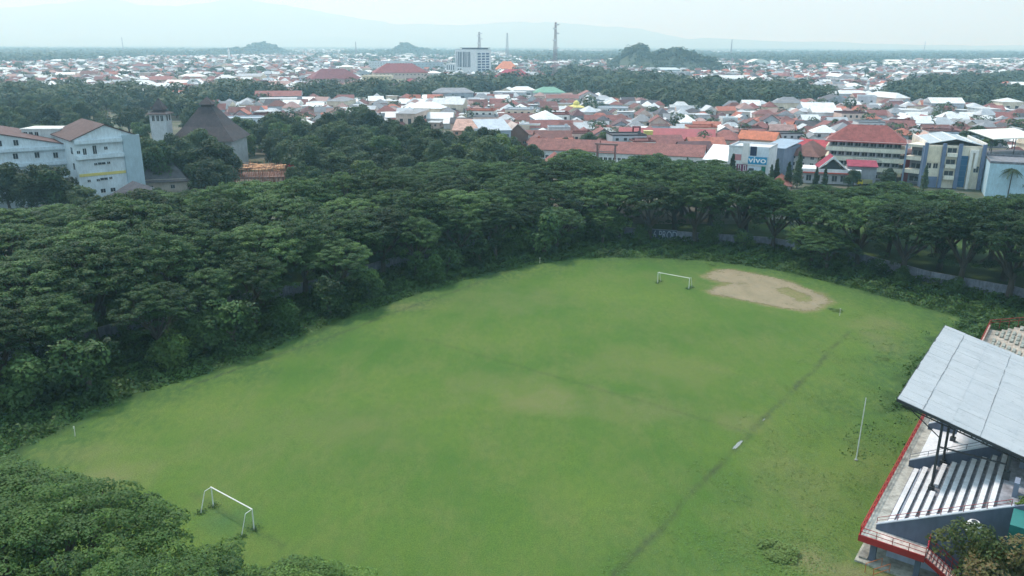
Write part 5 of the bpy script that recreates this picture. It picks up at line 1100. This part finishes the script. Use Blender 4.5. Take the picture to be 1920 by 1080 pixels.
def town():
    rng = random.Random(17); cand = []
    # jittered rows: 13 m deep lanes
    y = 330
    while y < 900:
        x = -y * .72; yy0 = y
        while x < y * .72:
            x += rng.uniform(11, 15); P = (x, yy0 + rng.uniform(-3, 3)); px, py = PX((*P, 0))
            if -40 < px < 1960 and py > 172 and town_ok(px, py) and not inwood(px, py) and not inpoly([px], [py], PARK)[0] and is_free(P[0], P[1], 6):
                cand.append((P, px, py))
        y += rng.uniform(11.5, 14)
    cand.sort(key=lambda c: c[0][1]); near = [c for c in cand if rng.random() > .10][:300]
    last = near[-1][0][1]
    near.sort(key=lambda c: c[0][1]); rows = [near[i:i + 20] for i in range(0, len(near), 20)]
    wts = [18, 15, 8, 12, 11, 13, 10, 6, 8]; groups = []
    for ri, row in enumerate(rows):
        row.sort(key=lambda c: c[1]); info = []
        for (P, px, py) in row:
            pr = rng.choice(PROTO[:10] * 2 + PROTO[10:]); ci = rng.choices(range(9), wts)[0]; info.append((P, px, pr, ci))
        cnt = {}
        for P, px, pr, ci in info:
            key = (ci, pr['kd']); cnt[key] = cnt.get(key, 0) + 1
            floors = 'tall' if pr['two'] else 'low'
            lab = f"{floors} house with {ROOFC[ci][1]} {pr['kd']} roof, {ordn(cnt[key])} such from the left in town row {ri + 1}"
            a = .12 * math.sin(P[0] * .013 + P[1] * .02) + rng.choice((0, 0, 0, math.pi / 2, math.pi)) + rng.uniform(-.06, .06)
            e = empty('house', (P[0], P[1], 0), a); s_ = rng.uniform(.76, 1.0); e.scale = (s_, s_, s_ * rng.uniform(.9, 1.15)); tag(e, lab, 'house', 'houses of the town beyond the trees')
            link('wall', pr['wall'], e, rng.choice(WALLC)); link('roof', pr['roofm'] if ci in (4, 5, 8) else pr['roof'], e, ROOFC[ci][0])
            facing = abs(math.cos(a)) > .7
            global _wk
            if _wk is None: _wk = MB().box(-.8, .8, -.06, 0, 0, 1.5).mesh('window', MT['glass'])
            if P[1] < 620 and facing:
                for (x, yy, z) in (pr['wins'] if math.cos(a) > 0 else []): o = link('window', _wk, e); o.location = (x, yy, z)
    return last, [c for c in cand if c not in near]
LAST, REST = town()

def house_stuff():
    rng = np.random.default_rng(33); V_, F3, T4, T3, V3 = [], [], [], [], []
    cols = np.array([c for c, _ in ROOFC]); w_ = np.array([14, 12, 7, 9, 14, 20, 11, 6, 16.]); w_ /= w_.sum(); wc = np.array(WALLC)
    spots = [(c[0][0], c[0][1]) for c in REST]
    y = 880.
    while y < 7500:
        k = y / 880; x = -y * .72; sp = 15 * k ** .62
        while x < y * .72:
            x += sp * rng.uniform(.75, 1.3); yy = y + rng.uniform(-1, 1) * sp * .4; px, py = PX((x, yy, 0))
            if -30 < px < 1950 and (not inwood(px, py) or (px > 300 and hnoise(x, yy, .012, 77) > .2)) and is_free(x, yy, 8) and not inpoly([px], [py], CLEAR[0])[0]:
                g = math.sin(x * .0031 + 1.7 * math.sin(yy * .0017)) + math.sin(yy * .0043 + x * .0011)
                dens = .93 if y < 2600 else (.9 if g > -.3 else .3)
                if y > 4200: dens *= .75
                if rng.uniform() < dens: spots.append((x, yy))
        y += sp * .95
    for (x, y) in spots:
        far = y > 1500; b = rng.uniform() < (.04 if y < 2500 else .07)
        w, d, h = rng.uniform(8, 14), rng.uniform(7, 11), rng.choice([3.8, 4.2, 6.8, 7.4]) * rng.uniform(.9, 1.1)
        if b: w *= rng.uniform(1.6, 3.0); d *= 1.6; h *= 1.4
        rs = rng.uniform(2.2, 3.8); kind = rng.choice(3, p=[.45, .35, .2]); a = rng.choice([0, 0, math.pi / 2]) + rng.uniform(-.25, .25); ca, sa = math.cos(a), math.sin(a)
        rc = cols[8 if (b and rng.uniform() < .6) or (y > 1800 and rng.uniform() < .12) else rng.choice(9, p=w_)] * rng.uniform(.85, 1.25); c2 = wc[rng.integers(len(wc))] * rng.uniform(.85, 1.05)
        def T(p): return (x + p[0] * ca - p[1] * sa, y + p[0] * sa + p[1] * ca, p[2])
        X, Y = w / 2, d / 2; o = .6
        for q in (((-X, -Y), (X, -Y)), ((X, -Y), (X, Y)), ((X, Y), (-X, Y)), ((-X, Y), (-X, -Y))):
            V_ += [T((*q[0], -.2)), T((*q[1], -.2)), T((*q[1], h)), T((*q[0], h))]; T4.append(c2)
            if not far and rng.uniform() < .8:      # dark openings
                (ax, ay), (bx, by) = q; nx, ny = (by - ay), -(bx - ax); L_ = math.hypot(nx, ny); nx, ny = nx / L_ * .06, ny / L_ * .06
                for f in (.2, .62):
                    g = lambda t: (ax + (bx - ax) * t + nx, ay + (by - ay) * t + ny)
                    V_ += [T((*g(f), h * .35)), T((*g(f + .16), h * .35)), T((*g(f + .16), h * .7)), T((*g(f), h * .7))]; T4.append(np.array((.05, .055, .065)))
        X += o; Y += o; hz = h - .3
        if kind == 2: V_ += [T((-X, -Y, h + .05)), T((X, -Y, h + .05)), T((X, Y, h + .05)), T((-X, Y, h + .05))]; T4.append(rc if rng.uniform() < .3 else np.array(S(190, 196, 200)))
        else:
            k = Y if kind == 0 else 0.
            k = min(k, X * .95); r0, r1 = (-X + k, 0, h + rs), (X - k, 0, h + rs)
            V_ += [T((-X, -Y, hz)), T((X, -Y, hz)), T(r1), T(r0), T((X, Y, hz)), T((-X, Y, hz)), T(r0), T(r1)]; T4 += [rc, rc]
            cg = rc if kind == 0 else c2
            V_ += [T((X, -Y, hz)), T((X, Y, hz)), T(r1), T(r1), T((-X, Y, hz)), T((-X, -Y, hz)), T(r0), T(r0)]; T4 += [cg, cg]
    me = np_mesh('far_houses', np.array(V_), 4, MT['town_tint'], {'tint': np.clip(np.array(T4), 0, 1)})
    tag(link('far_houses', me), kind='stuff', label='the dense far part of the town fading into haze')
    print('houses stuff', len(spots))
house_stuff()

# ------------------------------------------------------------------ hills
def hillmesh(name, x0, x1, y0, y1, st, fn, mat, label=None):
    xs = np.arange(x0, x1 + st, st); ys = np.arange(y0, y1 + st, st); X, Y = np.meshgrid(xs, ys); Z = fn(X, Y); ny, nx = X.shape; n = X.size
    me = bpy.data.meshes.new(name); me.vertices.add(n); me.vertices.foreach_set('co', np.c_[X.ravel(), Y.ravel(), Z.ravel()].astype(np.float32).ravel())
    I = np.arange(n).reshape(ny, nx); q = np.stack([I[:-1, :-1], I[:-1, 1:], I[1:, 1:], I[1:, :-1]], -1).reshape(-1, 4)
    me.loops.add(q.size); me.loops.foreach_set('vertex_index', q.ravel().astype(np.int32)); me.polygons.add(len(q)); me.polygons.foreach_set('loop_start', np.arange(0, q.size, 4, dtype=np.int32)); me.update(calc_edges=True)
    me.polygons.foreach_set('use_smooth', [True] * len(me.polygons)); me.materials.append(mat); o = link(name, me); tag(o, label, kind='structure'); return o
hm, nt, b = newmat('hill_green'); c = mixc(nt, nz(nt, .004, 5, .6, 'World'), (.03, .055, .032), (.05, .075, .042)); nt.links.new(c, b.inputs['Base Color']); b.inputs['Roughness'].default_value = .95
def hump(px, py, top, wpx, dy=.5):
    P = G(px, py); D = P[1]; h = HZ(top, P); return (P[0], P[1], h, wpx * D / FPX / 2, D * .06 + 60)
HUMPS = [hump(1195, 130, 97, 80), hump(1262, 132, 104, 110), hump(1315, 133, 116, 46), hump(493, 103, 85, 44), hump(760, 104, 87, 48), hump(775, 103, 94, 80), hump(450, 103, 96, 90)]
def zhill(x, y):
    z = np.zeros_like(np.asarray(x, float))
    for (a, b_, h, r, rd) in HUMPS: z = np.maximum(z, h * np.exp(-(((x - a) / r) ** 2 * 1.2 + ((y - b_) / rd) ** 2 * 1.2)) - .6)
    return z
for i, (a, b_, h, r, rd) in enumerate(HUMPS):
    hillmesh('wooded_hill', a - 2.2 * r, a + 2.2 * r, b_ - 2.2 * rd, b_ + 2.2 * rd, r / 9, lambda X, Y, q=(a, b_, h, r, rd): q[2] * np.exp(-(((X - q[0]) / q[3]) ** 2 * 1.2 + ((Y - q[1]) / q[4]) ** 2 * 1.2)) - 1.2, hm)

def ridge(name, pts, D, depth, seed, lab):
    xs = [p[0] for p in pts]; ys = [p[1] for p in pts]
    def fn(X, Y):
        px = 960 + FPX * X / (D * math.cos(0)) * 1.0
        zt = np.interp(px, xs, [max(0, HZ(y, (0, D)) ) for y in ys])
        t = (Y - D) / depth; prof = np.where(t < 0, np.clip(1 + t, 0, 1) ** 1.15, np.clip(1 - t * .8, 0, 1))
        w = hnoise(X + .35 * Y, Y * .55, 2 * math.pi / 2600, seed) + .5 * hnoise(X, Y, 2 * math.pi / 900, seed + 1) + .25 * hnoise(X, Y, 2 * math.pi / 380, seed + 2)
        return zt * prof * (1 + .22 * w * np.clip(1 - prof + .12, 0, 1)) + 20 * w * (zt > 30) - 3
    return hillmesh(name, -D * .8, D * .8, D - depth, D + depth, 150, fn, hm, lab)
ridge('mountain', [(-300, 22), (0, 24), (90, 16), (190, 3), (235, -4), (300, 10), (360, 14), (420, 5), (480, -3), (545, 8), (600, 18), (680, 34), (760, 44), (860, 46), (960, 40), (1060, 44), (1180, 52), (1260, 70), (1330, 83), (2300, 90)], 19500, 3800, 51, 'far mountain range dissolving in haze')
ridge('foothills', [(-300, 66), (0, 64), (200, 70), (420, 75), (640, 68), (760, 77), (1100, 77), (1300, 70), (1500, 76), (1700, 82), (2300, 80)], 16500, 2600, 61, 'low foothills below the mountains')

# ------------------------------------------------------------------ single trees beyond the ring
MIX = [round_meshes(90 + k, R, H, n, per, sz, mt, th, fl) for k, (R, H, n, per, sz, mt, th, fl) in enumerate((
    (5.5, 13, 20, 62, .62, 'leaf_mix', .75, .75), (6.5, 15, 24, 56, .66, 'leaf_mix', .7, .7), (4.5, 12, 16, 70, .55, 'leaf_mix', .8, .85), (6.0, 14, 20, 60, .62, 'leaf_rain', .7, .75), (5.0, 11, 16, 62, .6, 'leaf_bright', .75, .75), (7.0, 16, 26, 52, .7, 'leaf_mix', .65, .6)))]
def singles():
    rng = random.Random(29); pts = []
    def fill(test, n, mind, x0, x1, y0, y1, H, what, grp, tries=26000):
        got = []; t = 0
        while len(got) < n and t < tries:
            t += 1; D = math.sqrt(rng.uniform(y0 ** 2, y1 ** 2)); x = rng.uniform(x0, x1) * D; px, py = PX((x, D, 0))
            if not test(px, py, x, D) or not is_free(x, D, 2.5): continue
            if any((x - a) ** 2 + (D - b_) ** 2 < mind ** 2 for a, b_ in pts): continue
            pts.append((x, D)); got.append((x, D, px, rng.uniform(*H)))
        got.sort(key=lambda g: g[1]); rows = [got[i:i + 12] for i in range(0, len(got), 12)]
        for ri, row in enumerate(rows):
            row.sort(key=lambda g: g[2])
            for i, (x, D, px, h) in enumerate(row):
                k = rng.choices(range(6), [5, 5, 4, 3, 2.0 if what != 'tree in the left wood' else .6, 3])[0]; s = h / 14 * rng.uniform(.85, 1.1)
                tree('broadleaf_tree', f"{'bright green' if k == 4 else 'dark green'} {what}, {ordn(i + 1)} from the left in its {ordn(ri + 1)} row", 'tree', grp, MIX[k], (x, D, 0), rng.uniform(0, 6.28), s, h / 14)
    ringy = lambda x, D: polydist([x], [D], WALL)[0] > 30
    fill(lambda px, py, x, D: inpoly([px], [py], WOODS[0])[0] and D < 640 and px > -60, 80, 9.5, -.72, -.2, 330, 640, (12, 18), 'tree in the left wood', 'trees of the left wood')
    fill(lambda px, py, x, D: inpoly([px], [py], PARK)[0] and not (425 < px < 552 and py > 330) and ringy(x, D) and HZ(np.interp(px, [380, 430, 500, 620, 740, 850, 960], [262, 232, 218, 214, 232, 258, 290]), (x, D)) > 9, 125, 6.3, -.45, .02, 235, 480, (11.5, 18), 'park tree beyond the ring', 'trees of the park')
    # in front of and between the left buildings
    row = [(5, 372, 14), (62, 372, 15), (108, 400, 14), (135, 402, 11), (-20, 400, 12), (98, 372, 13), (268, 402, 6), (375, 366, 13), (400, 372, 12), (428, 366, 12), (312, 345, 13), (355, 340, 13), (385, 345, 11), (292, 338, 14), (325, 338, 12), (560, 362, 9), (590, 360, 10), (22, 404, 15), (60, 406, 15), (96, 404, 16), (160, 408, 9), (225, 418, 7), (300, 396, 8), (185, 414, 7), (334, 350, 17), (372, 352, 16), (405, 352, 16), (436, 348, 14), (300, 356, 19), (278, 352, 17), (318, 336, 17)]
    for i, (px, py, h) in enumerate(row): tree('broadleaf_tree', f"leafy tree near the pale left buildings, {ordn(i + 1)} counted outward from the corner", 'tree', 'trees near the left buildings', MIX[(i * 2 + 1) % 6], G(px, py), i, h / 14, h / 14)
    for i, (px, py, h) in enumerate(((1035, 300, 12), (1063, 302, 10), (1140, 300, 9), (1105, 285, 9), (1130, 283, 13), (1155, 283, 10), (1180, 296, 8), (880, 292, 13), (960, 296, 12), (1000, 312, 9), (1010, 322, 9), (1600, 350, 7), (1660, 350, 8), (1666, 353, 7), (1590, 352, 6), (1425, 352, 6), (1460, 356, 6), (1568, 300, 10), (1720, 303, 8), (1800, 296, 12), (1860, 300, 14), (1830, 290, 13), (1845, 300, 13), (1545, 262, 9), (1500, 255, 9), (1560, 258, 10))):
        tree('broadleaf_tree', f"small tree between buildings beyond the ring, {ordn(i + 1)} counted from the school wing", 'tree', 'trees between the buildings', MIX[(i * 5 + 2) % 6], G(px, py), i, h / 14, h / 14)
singles()
# a street-side strip of bamboo-green trees behind the ring, centre
for i, (px, py, s) in enumerate(((905, 330, 1.1), (940, 332, 1.2), (870, 338, 1.0), (975, 330, .9), (780, 355, .7))): tree('yellow_green_tree', f"{['feathery', 'taller feathery', 'low feathery', 'slim feathery', 'spiky'][i]} yellow green treetop rising over the dark ring near the centre", 'tree', None, MIX[4], G(px, py), i, s * 1.25, s * 1.35)

# the woods farther off and the trees scattered through the town, as one mass
def woods():
    rng = np.random.default_rng(71); A = []
    def scatter(poly_test, y0, y1, sp, jitter=.45):
        y = y0
        while y < y1:
            k = (y / 640) ** .55; s = sp * k; x = -y * .7
            while x < y * .7:
                x += s * rng.uniform(.45, 1.6); yy = y + rng.uniform(-1, 1) * s * 1.1; px, py = PX((x, yy, 0))
                if -40 < px < 1960 and poly_test(px, py, x, yy): A.append((x, yy))
            y += s
    scatter(lambda px, py, x, y: inwood(px, py) and is_free(x, y, 1) and (px < 300 or hnoise(x, y, .012, 77) < .24), 640, 6500, 8.5)
    scatter(lambda px, py, x, y: inwood(px, py) and px > 300 and is_free(x, y, 3) and y > 560, 560, 640, 8.5)
    scatter(lambda px, py, x, y: (not inwood(px, py)) and town_ok(px, py) and not inpoly([px], [py], CLEAR[0])[0] and is_free(x, y, 1) and rng.uniform() < (.12 if y < 900 else .13 + .22 * (hnoise(x, y, .009, 5) > .16)), 400, 1900, 10)
    scatter(lambda px, py, x, y: (not inwood(px, py)) and rng.uniform() < .14 + .42 * (hnoise(x, y, .0032, 6) > .08), 1900, 16500, 12)
    for (a, b_, h, r, rd) in HUMPS:
        for k in range(int(min(1100, r * rd / 60))):
            p, q = rng.normal(0, .62, 2); A.append((a + p * r, b_ + q * rd))
    A = np.array(A); x, y = A[:, 0], A[:, 1]; n = len(A); z0 = zhill(x, y); inw = np.array([inwood(*PX((p, q, 0))) for p, q in zip(x, y)])
    H = rng.choice([.55, .8, 1, 1.15, 1.4], n, p=[.2, .2, .3, .2, .1]) * rng.uniform(9, 13, n) * np.where(inw, 1.12, .8); R = H * rng.uniform(.36, .5, n) * (y / 640) ** .24
    nl = np.where(y < 800, 260, np.where(y < 1150, 150, np.where(y < 1900, 80, np.where(y < 3500, 40, 22)))).astype(int)
    idx = np.repeat(np.arange(n), nl); m = len(idx); d = rng.normal(size=(m, 3)); d /= np.linalg.norm(d, axis=1, keepdims=True)
    d[:, 2] = np.where(d[:, 2] < -.5, -d[:, 2], d[:, 2]); lump = 1 + .28 * np.sin(d[:, 0] * 4 + idx) * np.cos(d[:, 1] * 4 + 2 * idx) + .15 * np.sin(d[:, 2] * 6 + idx * 3)
    c = np.c_[x[idx] + d[:, 0] * R[idx] * lump, y[idx] + d[:, 1] * R[idx] * lump, z0[idx] + H[idx] * .56 + d[:, 2] * H[idx] * .44 * lump]
    size = R[idx] * np.sqrt(22 / nl[idx]) * 1.0 * rng.uniform(.7, 1.3, m)
    v = leaf_quads(c, d + np.array([0, 0, .5]) + rng.normal(size=(m, 3)) * .3, size, rng, .8)
    tn = np.clip(rng.uniform(0, 1, n) * .7 + .3 + .5 * hnoise(x, y, .011, 9), 0, 1); me = np_mesh('far_woods', v, 4, MT['leaf_far'], {'tone': np.clip(tn[idx] * .8 + rng.uniform(0, .2, m), 0, 1)})
    tag(link('far_woods', me), kind='stuff', label='far woods and trees scattered through the town'); print('woods', n, m)
woods()
fm, nt, b = newmat('pale_grass'); b.inputs['Base Color'].default_value = (.16, .21, .09, 1)
pp = [G(1386, 171), G(1436, 172), G(1440, 163), G(1390, 163)]; MBf = MB(); MBf.v = [(q[0], q[1], -.06) for q in pp]; MBf.f = [(0, 1, 2, 3)]; tag(MBf.build('far_field', fm), kind='structure')

# ------------------------------------------------------------------ air
hz = MB().box(-26000, 26000, -400, 24000, -1.6, 1500).build('haze', None); tag(hz, 'thin pale haze over town and plain', kind='stuff')
m = bpy.data.materials.new('haze'); m.use_nodes = True; nt = m.node_tree; nt.nodes.clear(); o_ = nt.nodes.new('ShaderNodeOutputMaterial'); pv = nt.nodes.new('ShaderNodeVolumePrincipled')
pv.inputs['Density'].default_value = .0002; pv.inputs['Color'].default_value = (.47, .79, 1.0, 1); pv.inputs['Absorption Color'].default_value = (1, 1, 1, 1); pv.inputs['Anisotropy'].default_value = .3
nt.links.new(pv.outputs[0], o_.inputs['Volume']); hz.data.materials.append(m)

# lettering as plain meshes
for o in [o for o in bpy.data.objects if o.type == 'FONT']:
    me = bpy.data.meshes.new_from_object(o); n_ = link('lettering', me, o.parent, o.color[:3]); n_.location = o.location; n_.rotation_euler = o.rotation_euler; n_.scale = o.scale; nm = o.name; bpy.data.objects.remove(o); n_.name = nm
